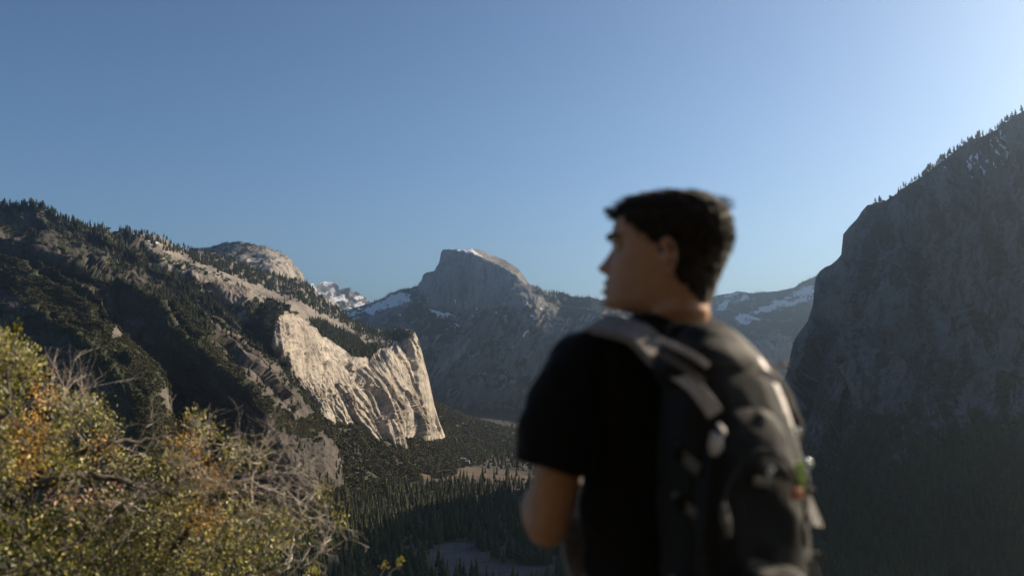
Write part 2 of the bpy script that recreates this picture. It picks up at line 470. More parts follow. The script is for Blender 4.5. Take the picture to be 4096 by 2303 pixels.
RIM2 = [(540,965),(572,979),(620,1000),(666,1014),(720,1038),(787,1055),(862,1086),(914,1114),(983,1142),(1030,1178),(1080,1200),(1156,1211),(1184,1235)]
WALL = [(1090,1340),(1110,1290),(1156,1250),(1225,1275),(1266,1321),(1342,1378),(1411,1420),(1473,1440),(1522,1400),(1591,1372),(1640,1372),(1660,1330),(1690,1400),(1800,1800),(1700,1850),(1560,1830),(1400,1720),(1250,1660),(1180,1550),(1092,1400)]
def ledges(s, sharp=5.0):
    """flat slab faces with abrupt edges"""
    f = np.floor(s); r = s - f
    return f + np.clip(r * sharp - (sharp - 1), 0, 1) 
def d_ra(px, py):
    d = ra(px, py)
    s = poly_dist(px, py, RIM2)
    d = d - 95 * sstep(14, -8, s) * sstep(1230, 1150, px) * sstep(560, 640, px)
    # column at the right end
    c = np.abs(px - (1632 + (py - 1320) * .21))
    d = d - 35 * np.exp(-(c / 36) ** 2) * (py > 1300)
    # dark gully left of the wall
    g = poly_dist(px, py, [(1060,1230),(1000,1300),(1070,1390),(1150,1500),(1240,1640)])
    d = d + 60 * np.exp(-(g / 28) ** 2)
    return d
def disp_ra(P, px, py, N):
    wl = in_poly(px, py, WALL, 10)
    rt = sstep(1300, 1420, px)
    # leaning slabs in the right half of the wall
    lean = .62 - .32 * sstep(1480, 1720, px) + .06 * fbm(px / 200, py / 200, 0, 2, 70)
    u = (px - (py - 1500) * lean) 
    warp = 8 * fbm(px / 170, py / 170, 0, 2, 61) + 2.2 * fbm(px / 14, py / 18, 0, 3, 59)
    a = ridged((u + warp) / 70, py / 800, 0, 4, 62, .55)
    b = ledges(2.2 * perlin((u + warp * 1.5) / 95, py / 420, 0, 63) + 1.1 * perlin((u + warp) / 38, py / 170, 1, 64), 7)
    def saw(q, e=.045):
        r = q - np.floor(q)
        return np.where(r < e, r / e, 1 - (r - e) / (1 - e))
    amp = .35 + 1.1 * sstep(-.4, .5, fbm((u + warp) / 150, py / 210, 2, 2, 160))
    s1 = saw((u + warp * 1.3) / 84 + .9 * perlin(u / 150, py / 330, 3, 161)) * 26 * amp
    s2 = saw((u + warp * 1.6) / 31 + .9 * perlin(u / 60, py / 150, 4, 162)) * 10 * amp
    s3 = saw((u + warp * 2.0) / 11 + .8 * perlin(u / 25, py / 70, 5, 163), .2) * 3.0
    right = s1 + s2 + s3 - 16 + 4 * a + 4 * b + 2.5 * ridged((u + warp) / 22, py / 210, 0, 3, 67)
    # arched overhangs at the foot of the left half
    ax, ay = px - 1262, (py - 1672) * 1.0
    rr = np.hypot(ax * .95, ay) + 5 * fbm(px / 26, py / 26, 0, 3, 65)
    arch_ = sstep(180, 150, rr) * sstep(1665, 1500, py + 0 * px)
    arcs = saw(-rr / 27.0 + .35 * fbm(px / 60, py / 60, 0, 2, 69)) * sstep(190, 165, rr) * sstep(45, 70, rr) * (ax > -20) * sstep(1660, 1600, py)
    left = 4.5 * saw((px - (py - 1400) * .2 + warp * 1.5) / 46 + .9 * perlin(px / 80, py / 120, 7, 164)) * amp + 2.2 * s3 / 3 + 4 * ridged((px - (py - 1400) * .06 + warp) / 34, py / 330, 0, 4, 66, .6) + 2.5 * ledges(2.5 * perlin(px / 70, py / 90, 0, 68), 6) \
        + 2.5 * fbm(P[..., 0] / 18, P[..., 1] / 18, P[..., 2] / 26, 3, 71)
    w = left * (1 - rt) + right * rt + 11 * (arcs - .4) * sstep(1250, 1275, px)
    # arch blocks at the foot
    foot = sstep(1690, 1760, py) * sstep(1570, 1600, px) * sstep(1735, 1700, px)
    w = w + foot * 16 * ridged(u / 34, py / 300, 0, 2, 90)
    slab = 2.5 * ridged(P[..., 0] / 40 + P[..., 1] / 300, P[..., 1] / 260, P[..., 2] / 90, 4, 72) + 5 * fbm(P[..., 0] / 110, P[..., 1] / 110, P[..., 2] / 110, 4, 73)
    br = in_poly(px, py, [(570,975),(666,1018),(787,1060),(914,1118),(983,1146),(1052,1197),(1184,1235),(1110,1290),(1060,1400),(900,1400),(600,1100)], 12)
    rough = 9 * ridged(P[..., 0] / 55, P[..., 1] / 55, P[..., 2] / 130, 4, 74) + 6 * fbm(P[..., 0] / 40, P[..., 1] / 40, P[..., 2] / 40, 4, 75)
    edge = poly_dist(px, py, RA_TOP[-12:])
    w = w * sstep(0, 45, -edge + 6)
    return w * wl + (1 - wl) * (slab * (1 - br) + rough * br)
def m_ra(P, px, py, N):
    w = fbm(px / 40, py / 22, 0, 4, 81); w2 = fbm(px / 16, py / 9, 0, 3, 82)
    wl = in_poly(px, py, WALL, 6)
    v = .40 + .45 * w + .35 * w2
    # bare slabs
    v = v - .45 * in_poly(px, py, [(860,1100),(1040,1190),(1010,1240),(880,1215),(780,1100)], 10)
    bare = in_poly(px, py, [(600,945),(650,950),(720,1010),(850,1070),(960,1110),(1060,1150),(1180,1195),(1300,1262),(1400,1320),(1470,1370),(1440,1385),(1330,1335),(1240,1270),(1184,1232),(1080,1195),(983,1140),(860,1082),(760,1045),(640,1000)], 7)
    v = v - .55 * bare * (.75 + w)
    grove = in_poly(px, py, [(1240,1275),(1290,1285),(1380,1330),(1460,1375),(1520,1380),(1500,1415),(1480,1438),(1411,1416),(1342,1374),(1266,1318)], 6)
    v = np.maximum(v, grove * .9)
    v = np.maximum(v, in_poly(px, py, [(1556,1325),(1646,1320),(1650,1350),(1620,1370),(1570,1365)], 5) * .9)
    dark = in_poly(px, py, [(1010,1190),(1080,1205),(1170,1225),(1150,1255),(1100,1300),(1085,1380),(1030,1370),(985,1260)], 10)
    v = np.maximum(v, dark * (.8 + .4 * w))
    v = v * (1 - wl) + wl * np.clip(-.25 + .8 * w2 - .3 * N[..., 2] * -1, 0, .6)
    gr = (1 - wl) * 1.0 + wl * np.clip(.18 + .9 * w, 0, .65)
    sn = in_poly(px, py, [(575,950),(640,948),(650,975),(600,980)], 5) * .42 + .1 * (w > .3) * (px < 800)
    return {'veg': np.clip(v, 0, 1), 'snow': sn, 'grey': np.clip(gr, 0, 1)}
RA_TOP = [(430,960),(508,945),(545,937),(580,935),(620,940),(652,949),(672,962),(691,976),(763,1000),(860,1012),(960,1042),(1060,1085),(1150,1106),(1225,1121),(1260,1165),(1300,1195),(1342,1226),(1411,1277),(1487,1309),(1556,1322),(1600,1315),
     (1646,1317),(1660,1330),(1667,1344),(1674,1362),(1681,1385),(1694,1433),(1715,1509),(1729,1577),(1739,1625),(1757,1687),(1781,1746),(1800,1800)]
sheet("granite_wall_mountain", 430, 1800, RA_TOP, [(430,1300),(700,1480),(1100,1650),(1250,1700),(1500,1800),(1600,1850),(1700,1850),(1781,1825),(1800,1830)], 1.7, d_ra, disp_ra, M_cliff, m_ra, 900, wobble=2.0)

# ------------------------------------------------------------------ dark ridges on the left
ma = tps([(-200,820,2500),(0,827,2550),(221,882,2600),(442,938,2700),(553,987,2750),(691,1087,2800),(801,1170,2820),(912,1253,2800),(1000,1320,2780),(1090,1400,2780),
          (0,1100,2440),(300,1100,2480),(500,1150,2570),(0,1400,2360),(300,1400,2390),(600,1400,2480),(800,1350,2560),(950,1420,2620),
          (0,1900,2250),(500,1900,2300),(900,1800,2450),(1100,1600,2600),(-300,1500,2000),(1150,1900,2500)])
def d_ma(px, py):
    d = ma(px, py)
    # crests that run down to the right; the sun comes from behind them
    for poly, a, wl, wr in (([(150,1010),(280,1060),(420,1110),(500,1128),(560,1165)], 60, 55, 25),
                            ([(420,960),(520,1010),(600,1075),(690,1110),(770,1180),(880,1260),(960,1330)], 90, 70, 26),
                            ([(-100,1080),(100,1120),(238,1150),(300,1190)], 60, 60, 30),
                            ([(-100,930),(60,960),(200,990),(330,1045)], 40, 50, 30),
                            ([(640,1190),(740,1215),(850,1290),(950,1345),(1060,1440)], 70, 50, 26),
                            ([(760,1260),(850,1330),(960,1400),(1080,1520)], 60, 40, 24)):
        s = poly_dist(px, py, poly)
        d = d - a * np.where(s < 0, np.exp(s / wl), np.exp(-s / wr))
    return d
def disp_dark(P, px, py, N):
    x, y, z = P[..., 0], P[..., 1], P[..., 2]
    w = 14 * fbm(x / 90, y / 90, z / 90, 3, 91)
    return 15 * ridged((x + w) / 150, (y + w) / 150, z / 260, 4, 92, .5) + 8 * fbm(x / 50, y / 50, z / 50, 5, 93, .6)
def m_ma(P, px, py, N):
    w = fbm(px / 60, py / 30, 0, 4, 95); w2 = fbm(px / 18, py / 12, 0, 3, 96)
    v = .36 + .5 * w + .3 * w2 + .35 * sstep(.25, .7, N[..., 2])
    return {'veg': np.clip(v, 0, 1), 'snow': px * 0}
A_TOP = [(-220,780),(-100,800),(0,827),(110,841),(221,882),(331,913),(442,938),(525,962),(553,987),(608,1031),(691,1087),(746,1131),(801,1170),(857,1214),(912,1253),(980,1300),(1040,1345),(1090,1400),(1150,1500)]
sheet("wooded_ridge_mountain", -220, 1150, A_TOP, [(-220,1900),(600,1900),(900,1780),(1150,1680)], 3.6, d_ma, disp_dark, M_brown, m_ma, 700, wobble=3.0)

# middle buttress with the brown cliff at its foot
CREST_B = [(470,1100),(583,1186),(655,1214),(720,1330),(780,1385),(831,1418),(900,1494),(960,1530),(1004,1556),(1053,1612),(1080,1688),(1136,1785),(1178,1889),(1200,1960)]
mb = tps([(470,1110,2520),(583,1175,2500),(700,1205,2560),(830,1240,2600),(960,1330,2640),(1060,1400,2660),(1164,1529,2700),(1254,1639,2740),(1302,1716,2700),(1357,1799,2660),(1375,1923,2600),
          (583,1300,2350),(720,1342,2330),(831,1418,2300),(900,1494,2280),(1004,1556,2280),(1080,1688,2290),(1136,1785,2280),(1178,1889,2260),(1250,1800,2420),(1280,1900,2400),
          (500,1500,2330),(700,1600,2330),(900,1750,2330),(1000,1900,2300),(480,1800,2250),(950,1400,2520),(1100,1560,2480),(1250,2000,2380)])
def d_mb(px, py):
    d = mb(px, py)
    s = poly_dist(px, py, CREST_B)
    d = d + 90 * sstep(0, -110, s) + 0 * px
    d = d - 30 * np.exp(-np.abs(s) / 22)
    for poly, a, wl, wr in (([(740,1215),(850,1290),(950,1345),(1060,1440),(1150,1540)], 55, 36, 20),
                            ([(845,1300),(940,1350),(1040,1430),(1120,1530),(1200,1640)], 40, 26, 18)):
        s = poly_dist(px, py, poly)
        d = d - a * np.where(s < 0, np.exp(s / wl), np.exp(-s / wr))
    return d
def disp_mb(P, px, py, N):
    x, y, z = P[..., 0], P[..., 1], P[..., 2]
    base = .75 * disp_dark(P, px, py, N)
    cl = in_poly(px, py, [(1010,1600),(1100,1640),(1250,1650),(1302,1716),(1357,1799),(1400,1960),(1150,1960),(1120,1800),(1050,1680)], 25)
    w = 12 * fbm(px / 60, py / 60, 0, 3, 97)
    pil = 11 * ridged((px - (py - 1700) * .12 + w) / 62, py / 700, 0, 4, 98, .55) + 4 * ledges(2.5 * perlin((px + w) / 40, py / 130, 0, 99), 6) + 4 * fbm(x / 14, y / 14, z / 20, 3, 100)
    return (base * (1 - cl) + pil * cl) * sstep(-6, 45, np.abs(poly_dist(px, py, B_TOP[-11:])))
def m_mb(P, px, py, N):
    w = fbm(px / 50, py / 30, 0, 4, 101); w2 = fbm(px / 16, py / 12, 0, 3, 102)
    s = poly_dist(px, py, CREST_B)
    v = .68 + .4 * w + .3 * w2
    v = np.where(s < -20, .32 + .4 * w + .3 * w2, v)
    cl = in_poly(px, py, [(1020,1640),(1110,1700),(1240,1740),(1302,1716),(1357,1799),(1400,1960),(1150,1960),(1120,1820),(1050,1700)], 14)
    rk = in_poly(px, py, [(835,1265),(900,1288),(960,1325),(1060,1400),(1130,1480),(1200,1570),(1260,1655),(1190,1670),(1100,1590),(1000,1490),(925,1420),(840,1350)], 14) * (.55 + .9 * w)
    v = v - .5 * cl - .85 * rk
    return {'veg': np.clip(v, 0, 1), 'snow': px * 0, 'pale': np.clip(.12 * cl + .7 * rk, 0, 1)}
B_TOP = [(470,1115),(545,1155),(583,1184),(620,1196),(655,1206),(724,1214),(793,1222),(830,1240),(900,1285),(960,1330),(1020,1372),(1060,1405),(1108,1442),(1164,1529),(1210,1580),(1254,1639),(1280,1676),(1302,1716),(1330,1756),(1357,1799),(1366,1840),(1371,1889),(1380,1935)]
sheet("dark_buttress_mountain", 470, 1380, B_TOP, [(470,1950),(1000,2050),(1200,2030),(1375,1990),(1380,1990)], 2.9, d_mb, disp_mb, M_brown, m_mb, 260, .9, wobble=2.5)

# nearest buttress on the left
CREST_C = [(150,1060),(238,1115),(293,1142),(359,1181),(403,1214),(415,1260),(470,1297),(492,1325),(525,1363),(586,1419),(635,1463),(672,1529),(686,1598),(693,1660),(720,1760),(760,1850)]
mc = tps([(-200,1150,2150),(0,1120,2200),(150,1070,2230),(293,1142,2180),(403,1214,2120),(470,1297,2080),(525,1363,2050),(586,1419,2030),(635,1463,2010),(672,1529,1990),(686,1598,1980),(693,1660,1970),(760,1850,1980),
          (-200,1500,1850),(0,1500,1870),(200,1500,1900),(400,1500,1890),(550,1520,1880),(600,1600,1850),(600,1750,1830),(300,1750,1830),(0,1750,1780),(400,1350,1980),(200,1300,2040),(0,1300,2020),(100,2000,1700),(700,2000,1850)])
def d_mc(px, py):
    d = mc(px, py)
    s = -np.abs(poly_dist(px, py, CREST_C))
    d = d + 110 * sstep(-60, 0, s) ** 2 + 60 * sstep(-130, -330, s)
    for poly, a, wl, wr in (([(0,1230),(150,1260),(300,1330),(420,1420),(500,1520)], 50, 60, 24), ([(-50,1400),(120,1440),(260,1530)], 40, 60, 24)):
        q = poly_dist(px, py, poly)
        d = d - a * np.where(q < 0, np.exp(q / wl), np.exp(-q / wr))
    return d
def m_mc(P, px, py, N):
    w = fbm(px / 50, py / 26, 0, 4, 105); w2 = fbm(px / 16, py / 12, 0, 3, 106)
    s = np.abs(poly_dist(px, py, CREST_C))
    v = np.where(s < 170, .78 + .3 * w + .3 * w2, .4 + .4 * w + .3 * w2)
    rk = in_poly(px, py, [(655,1520),(672,1535),(686,1600),(692,1650),(664,1630),(650,1560)], 8) + in_poly(px, py, [(455,1300),(492,1315),(500,1345),(462,1330)], 5)
    v = v - .8 * rk
    return {'veg': np.clip(v, 0, 1), 'snow': px * 0, 'pale': np.clip(.4 * rk, 0, 1)}
C_TOP = [(-220,1010),(0,1030),(150,1062),(238,1115),(293,1142),(359,1181),(403,1214),(425,1268),(470,1297),(492,1325),(525,1363),(586,1419),(635,1463),(660,1500),(672,1529),(680,1560),(686,1598),(693,1660),(720,1760),(760,1850)]
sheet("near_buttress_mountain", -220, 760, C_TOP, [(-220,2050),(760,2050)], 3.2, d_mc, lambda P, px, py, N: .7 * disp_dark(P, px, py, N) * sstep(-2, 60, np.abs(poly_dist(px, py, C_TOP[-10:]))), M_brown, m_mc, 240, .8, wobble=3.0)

# ------------------------------------------------------------------ the shaded wall on the right
mr = tps([(3261,1113,3250),(3253,1209,3200),(3229,1288,3150),(3181,1352,3100),(3150,1479,3000),(3110,1600,2900),(3060,1750,2800),(3324,1058,3150),(3369,1018,3050),(3372,938,3050),(3428,875,3000),(3468,819,2980),(3563,779,2920),(3706,684,2830),(3881,549,2680),(4096,437,2500),(4400,300,2350),
          (3300,1200,2980),(3400,1100,2820),(3420,1300,2700),(3600,1000,2750),(3800,900,2560),(4096,700,2330),(3300,1500,2600),(3600,1400,2400),(3900,1300,2250),(4200,1200,2120),
          (3200,1800,2400),(3500,1800,2100),(3900,1700,2000),(4300,1600,2000),(3050,2000,2350),(3300,2100,1950),(3700,2100,1750),(4096,2000,1700),(3100,2300,1800),(3600,2303,1560),(4096,2303,1450),
          (4700,270,2250),(5200,250,2150),(5200,1200,1850),(5200,2300,1300),(4700,2300,1350),(4700,1300,1950)])
def d_mr(px, py):
    d = mr(px, py)
    for poly, a, wl, wr in (([(3468,819),(3440,950),(3400,1080),(3420,1250),(3380,1450)], 90, 40, 110),
                            ([(3700,760),(3760,950),(3720,1200),(3780,1500)], 60, 60, 120),
                            ([(3261,1113),(3290,1250),(3250,1380),(3220,1500)], 50, 20, 60)):
        s = poly_dist(px, py, poly)
        d = d - a * np.where(s > 0, np.exp(-s / wl), np.exp(s / wr))
    return d
def disp_mr(P, px, py, N):
    x, y, z = P[..., 0], P[..., 1], P[..., 2]
    w = 20 * fbm(x / 120, y / 120, z / 120, 3, 111)
    return (18 * fbm(x / 420, y / 420, z / 500, 3, 117) + 14 * ridged((x + w) / 320, (y + w) / 320, z / 1300, 2, 118) + 15 * ridged((x + w) / 130, (y + w) / 130, z / 420, 5, 112, .5) + 14 * fbm(x / 150, y / 150, z / 110, 5, 113, .55) + 4 * ledges(3 * perlin(x / 60, y / 60, z / 90, 114), 5)) * sstep(-5, 70, np.abs(poly_dist(px, py, MR_TOP)))
def m_mr(P, px, py, N):
    w = fbm(px / 60, py / 130, 0, 4, 115); w2 = fbm(px / 14, py / 50, 0, 3, 116)
    v = .36 + .5 * w + .3 * w2 + .6 * sstep(1600, 2000, py)
    top = interp(px, MR_TOP)
    v = v + .35 * sstep(90, 20, py - top) * (px > 3460)
    sn = in_poly(px, py, [(3760,700),(3850,620),(3930,560),(4000,500),(4060,520),(3990,620),(3850,720)], 25) * (.22 + .8 * w2)
    return {'veg': np.clip(v, 0, 1), 'snow': np.clip(sn, 0, .8)}
MR_TOP = [(2990,1900),(3060,1740),(3110,1600),(3150,1479),(3165,1400),(3181,1352),(3229,1288),(3245,1240),(3253,1209),(3257,1150),(3261,1113),(3277,1084),(3300,1068),(3324,1058),(3350,1035),(3366,1016),(3368,980),(3372,938),(3398,905),(3428,875),(3446,845),(3468,819),(3500,813),(3540,808),(3563,790),(3627,748),(3706,692),(3770,644),(3818,604),(3881,557),
     (3940,540),(3993,515),(4050,470),(4096,450),(4250,370),(4400,292),(4500,262),(4800,240),(5300,240)]
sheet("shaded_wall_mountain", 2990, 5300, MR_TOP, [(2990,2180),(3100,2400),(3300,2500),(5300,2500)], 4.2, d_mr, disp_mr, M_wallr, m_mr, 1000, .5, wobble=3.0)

# ------------------------------------------------------------------ the valley floor, its wooded slopes and the hillside under the viewpoint
FLOOR = -320.0
gp = []
for (px, py, d) in ((1180,1530,2830),(1259,1642,2900),(1342,1668,2990),(1411,1700,3080),(1470,1722,3130),(1522,1748,3190),(1605,1788,3310),(1694,1790,3500),(1740,1740,3950),(1781,1745,3950),
                    (1735,1612,4700),(1798,1643,4700),(1867,1674,4700),(1915,1694,4700),(1850,1670,5600),(1980,1702,5600),
                    (1380,1930,2620),(1300,1935,2560),(1150,1930,2450),(1320,1820,2700),(1400,1800,2850),(1000,2000,2350)):
    p = at(px, py, d); gp.append((p.x, p.y, p.z))
for x, y in ((-260,2600),(-100,2600),(200,2600),(600,2400),(-700,1800),(-400,1900),(-200,2100),(0,1500),(400,1500),(-400,1300),(900,1500),(0,3200),(-150,3400),(300,3400),(800,3000),(-100,4000),(300,4200),(100,5000),(500,5200),(0,5800),(400,6500),(-250,3000),(-330,2850),(-420,2500),(900,6000),(-1000,1500),(-700,1200),(800,1100),(2500,1500),(2500,4000),(-2500,1200)):
    gp.append((x, y, FLOOR))
_gt = tps([(a, b, c) for a, b, c in gp])
def ground_z(x, y):
    x = np.asarray(x, float); y = np.asarray(y, float)
    z = np.maximum(_gt(x, y), FLOOR) * 1.0
    z = np.where(z > 60, 60, z)
    z = np.where((x > 200) , np.minimum(z, FLOOR + 4), z)
    z = z + 3.0 * fbm(x / 130, y / 130, 0, 3, 120) + np.clip((z - FLOOR) / 60, 0, 1) * 10 * fbm(x / 60, y / 60, 0, 4, 121)
    # hillside under the viewpoint
    near = -1.42 - np.clip(y - 5.2, 0, None) * .62 - np.clip(-y - 6, 0, None) * -.5 + .8 * fbm(x / 6, y / 6, 0, 4, 122) * np.clip((y - 6) / 10, 0, 1)
    near = near - np.clip(x - 6, 0, None) * .35 + np.clip(-x - 5, 0, None) * .25 * sstep(400, 60, y)
    k = sstep(420, 560, y)
    return np.where(y < 560, np.maximum(near * (1 - k) + z * k, FLOOR - 2), z)

def ground_mat():
    m, nt, p = mat_new("valley_ground")
    f1 = noise(nt, scaled_pos(nt, .02, .02, .02), 7, .65)
    f2 = noise(nt, scaled_pos(nt, .25, .25, .25), 6, .7)
    c = ramp(nt, f1, [(.35, (.030, .032, .018)), (.55, (.05, .045, .028)), (.7, (.075, .062, .042))])
    c = mixc(nt, .6, c, ramp(nt, f2, [(.3, (.5, .5, .5)), (.7, (1.4, 1.4, 1.4))]), 'MULTIPLY')
    am = N_(nt, "ShaderNodeAttribute", attribute_name="meadow")
    mc_ = ramp(nt, f1, [(.35, (.05, .036, .022)), (.6, (.12, .082, .05))])
    c = mixc(nt, am.outputs["Fac"], c, mc_)
    ag = N_(nt, "ShaderNodeAttribute", attribute_name="gravel")
    gc = ramp(nt, f2, [(.40, (.015, .016, .016)), (.5, (.04, .042, .046)), (.62, (.12, .122, .132))])
    c = mixc(nt, ag.outputs["Fac"], c, gc)
    nt.links.new(c, p.inputs["Base Color"]); p.inputs["Roughness"].default_value = .95
    b = N_(nt, "ShaderNodeBump"); b.inputs["Strength"].default_value = .6; b.inputs["Distance"].default_value = 1.0
    nt.links.new(f2, b.inputs["Height"]); nt.links.new(b.outputs[0], p.inputs["Normal"])
    return m
M_ground = ground_mat()
def to_px(x, y, z):
    c, s = math.cos(TILT), math.sin(TILT)
    f = y * c + z * s; u = -y * s + z * c
    return W / 2 + FC * x / f, H / 2 - FC * u / f
def meadow_mask(px, py):
    w = 16 * fbm(px / 50, py / 18, 0, 3, 131)
    return in_poly(px + w, py + w * .3, [(1660,1915),(1700,1888),(1780,1880),(1850,1868),(1960,1872),(2080,1888),(2200,1900),(2200,1925),(2060,1922),(1990,1935),(1880,1925),(1780,1920)], 6)
def gravel_mask(px, py):
    w = 30 * fbm(px / 90, py / 40, 0, 4, 133)
    return in_poly(px + w, py + w * .4, [(1700,2200),(1770,2172),(1880,2165),(1930,2200),(1960,2240),(2060,2265),(2200,2262),(2200,2330),(1900,2330),(1780,2290)], 10)
ys = np.concatenate([np.linspace(-12, 30, 40), np.geomspace(34, 900, 60), np.geomspace(915, 1400, 60), np.geomspace(1402, 7600, 420), np.linspace(7900, 18000, 12)])
us = np.concatenate([np.linspace(-.9, -.5, 24)[:-1], np.linspace(-.5, .62, 520), np.linspace(.62, .9, 24)[1:]])
Y, U = np.meshgrid(ys, us, indexing='ij')
X = U * np.maximum(Y, 14) * 1.0
Z = ground_z(X, Y)
gpx, gpy = to_px(X, np.maximum(Y, 1), Z)
far_ok = (Y > 1200)
idx = np.arange(X.size).reshape(X.shape)
gf = np.stack([idx[:-1, :-1], idx[:-1, 1:], idx[1:, 1:], idx[1:, :-1]], -1).reshape(-1, 4)
g_o = link_mesh("valley_floor", np.stack([X, Y, Z], -1).reshape(-1, 3), gf, M_ground, smooth=True,
                attrs={'meadow': meadow_mask(gpx, gpy) * far_ok, 'gravel': gravel_mask(gpx, gpy) * far_ok})
tag(g_o, kind='structure')

# unseen steep slope behind and beside the viewpoint, added to block sky light
az = np.radians(np.linspace(-105, -240, 90)); el_ = np.concatenate([np.linspace(0, .12, 8), np.linspace(.15, 1, 60)])
AZ, EL_ = np.meshgrid(az, el_)
hw = 1 + .35 * fbm(AZ * 2, EL_ * 3, 0, 4, 150)
RR = (7.5 + 34 * EL_) * hw; ZZ = -2.2 + 60 * EL_ * (1 + .25 * fbm(AZ * 3, EL_ * 4, 2, 4, 151))
hx, hy = RR * np.sin(AZ), RR * np.cos(AZ) + 1.0
idx = np.arange(AZ.size).reshape(AZ.shape)
hf = np.stack([idx[:-1, :-1], idx[:-1, 1:], idx[1:, 1:], idx[1:, :-1]], -1).reshape(-1, 4)
hs = link_mesh("shading_hillside", np.stack([hx, hy, ZZ], -1).reshape(-1, 3), hf, M_ground, smooth=False, attrs={'meadow': AZ.ravel() * 0, 'gravel': AZ.ravel() * 0})
tag(hs, kind='structure')

# ------------------------------------------------------------------ haze
hm = bpy.data.materials.new("haze_air"); hm.use_nodes = True
hn = hm.node_tree
for n in list(hn.nodes): hn.nodes.remove(n)
ho = hn.nodes.new("ShaderNodeOutputMaterial"); hv = hn.nodes.new("ShaderNodeVolumePrincipled")
hv.inputs["Color"].default_value = (.62, .80, 1.0, 1)
hv.inputs["Density"].default_value = HAZE_DENSITY
hv.inputs["Anisotropy"].default_value = HAZE_G
hn.links.new(hv.outputs[0], ho.inputs["Volume"])
x0, x1, y0, y1, z0, z1 = -11000, 11000, -3000, 18500, FLOOR - 60, 1700
if USE_HAZE:
    v = [(x, y, z) for x in (x0, x1) for y in (y0, y1) for z in (z0, z1)]
    f = [(0,1,3,2),(4,6,7,5),(0,4,5,1),(2,3,7,6),(0,2,6,4),(1,5,7,3)]
    hz = link_mesh("haze", v, f, hm); tag(hz, kind='stuff')
# ------------------------------------------------------------------ trees and shrubs
def leaf_mat(name, c, var=.35, rough=.85, bright=1.0):
    m, nt, p = mat_new(name)
    oi = N_(nt, "ShaderNodeObjectInfo")
    r = ramp(nt, oi.outputs["Random"], [(0, tuple(v * (1 - var) for v in c)), (.6, c), (1, (c[0] * (1 + var * 1.6), c[1] * (1 + var * 1.1), c[2]))])
    f = noise(nt, scaled_pos(nt, .6, .6, .6), 3, .6)
    col = mixc(nt, .7, r, ramp(nt, f, [(.3, (.55, .55, .55)), (.7, (1.4, 1.4, 1.3))]), 'MULTIPLY')
    nt.links.new(col, p.inputs["Base Color"]); p.inputs["Roughness"].default_value = rough
    p.inputs["Specular IOR Level"].default_value = .25
    return m
M_conifer = leaf_mat("conifer_needles", (.052, .060, .026))
M_pine = leaf_mat("pine_needles", (.08, .085, .036))
M_oak = leaf_mat("oak_shrub_leaves", (.060, .058, .026))
M_bare = leaf_mat("bare_brown_twigs", (.15, .095, .068))
M_bark, _nt, _p_ = mat_new("tree_bark")
_c = ramp(_nt, noise(_nt, scaled_pos(_nt, 1, 1, .3), 5, .7), [(.35, (.05, .035, .025)), (.65, (.13, .095, .07))])
_nt.links.new(_c, _p_.inputs["Base Color"]); _p_.inputs["Roughness"].default_value = .95

def trunk_geo(h, r, seg=5, lean=0.0):
    v, f = [], []
    for k, t in enumerate((0, .35, .7, 1.0)):
        for i in range(seg):
            a = 2 * math.pi * i / seg
            rr = r * (1 - t) ** .8 + r * .08
            v.append((math.cos(a) * rr + lean * t * t, math.sin(a) * rr, h * t))
    for k in range(3):
        for i in range(seg):
            a, b = k * seg + i, k * seg + (i + 1) % seg
            f.append((a, b, b + seg, a + seg))
    return v, f

def conifer_crown(rs, R=.15, start=.12, nb=150, power=.85, clump=.0, droop=.35):
    v, f = [], []
    for i in range(nb):
        t = (i + rs.random()) / nb
        h = start + (1 - start) * t ** 1.05
        env = R * max(1 - (h - start) / (1 - start), .02) ** power
        env *= (1 - .5 * math.exp(-((h - start) / .10)) if start > .2 else 1)
        L = env * rs.uniform(.62, 1.12) * (1 + clump * math.sin(h * 37 + rs.random()))
        a = rs.uniform(0, 2 * math.pi)
        ca, sa = math.cos(a), math.sin(a)
        wd = L * rs.uniform(.26, .42) + .006
        z0 = h; z1 = h - L * droop * rs.uniform(.3, 1.3); zm = h + L * .10
        b = len(v)
        p = lambda r, s, z: (ca * r - sa * s, sa * r + ca * s, z)
        v += [p(0, 0, z0), p(L * .55, wd, zm - L * .28), p(L * .6, 0, zm + L * .05), p(L * .55, -wd, zm - L * .28), p(L, 0, z1),
              p(L * .85, wd * .6, z1 - L * .08), p(L * .85, -wd * .6, z1 - L * .08)]
        f += [(b, b + 2, b + 1), (b, b + 3, b + 2), (b + 1, b + 2, b + 4), (b + 1, b + 4, b + 5), (b + 2, b + 3, b + 4), (b + 3, b + 6, b + 4)]
    return v, f

def blob_crown(rs, n=90, flat=.75, size=.2):
    v, f = [], []
    lobes = [(rs.gauss(0, .24), rs.gauss(0, .24), rs.uniform(.28, .75), rs.uniform(.24, .40)) for _ in range(6)]
    for i in range(n):
        lx, ly, lz, lr = rs.choice(lobes)
        d = Vector((rs.gauss(0, 1), rs.gauss(0, 1), rs.gauss(.25, 1))).normalized()
        c = Vector((lx, ly, lz)) + d * lr * rs.uniform(.75, 1.05)
        c.z = max(c.z * flat, .02)
        n_ = (d + Vector((rs.gauss(0, .45), rs.gauss(0, .45), rs.gauss(0, .45)))).normalized()
        t = n_.orthogonal().normalized(); b_ = n_.cross(t)
        s = size * rs.uniform(.5, 1.1)
        k = len(v)
        ang = rs.uniform(0, 6.28)
        for j in range(4):
            q = ang + j * math.pi / 2 + rs.uniform(-.4, .4)
            v.append(tuple(c + (t * math.cos(q) + b_ * math.sin(q)) * s * rs.uniform(.6, 1.1)))
        f += [(k, k + 1, k + 2), (k, k + 2, k + 3)]
    return v, f

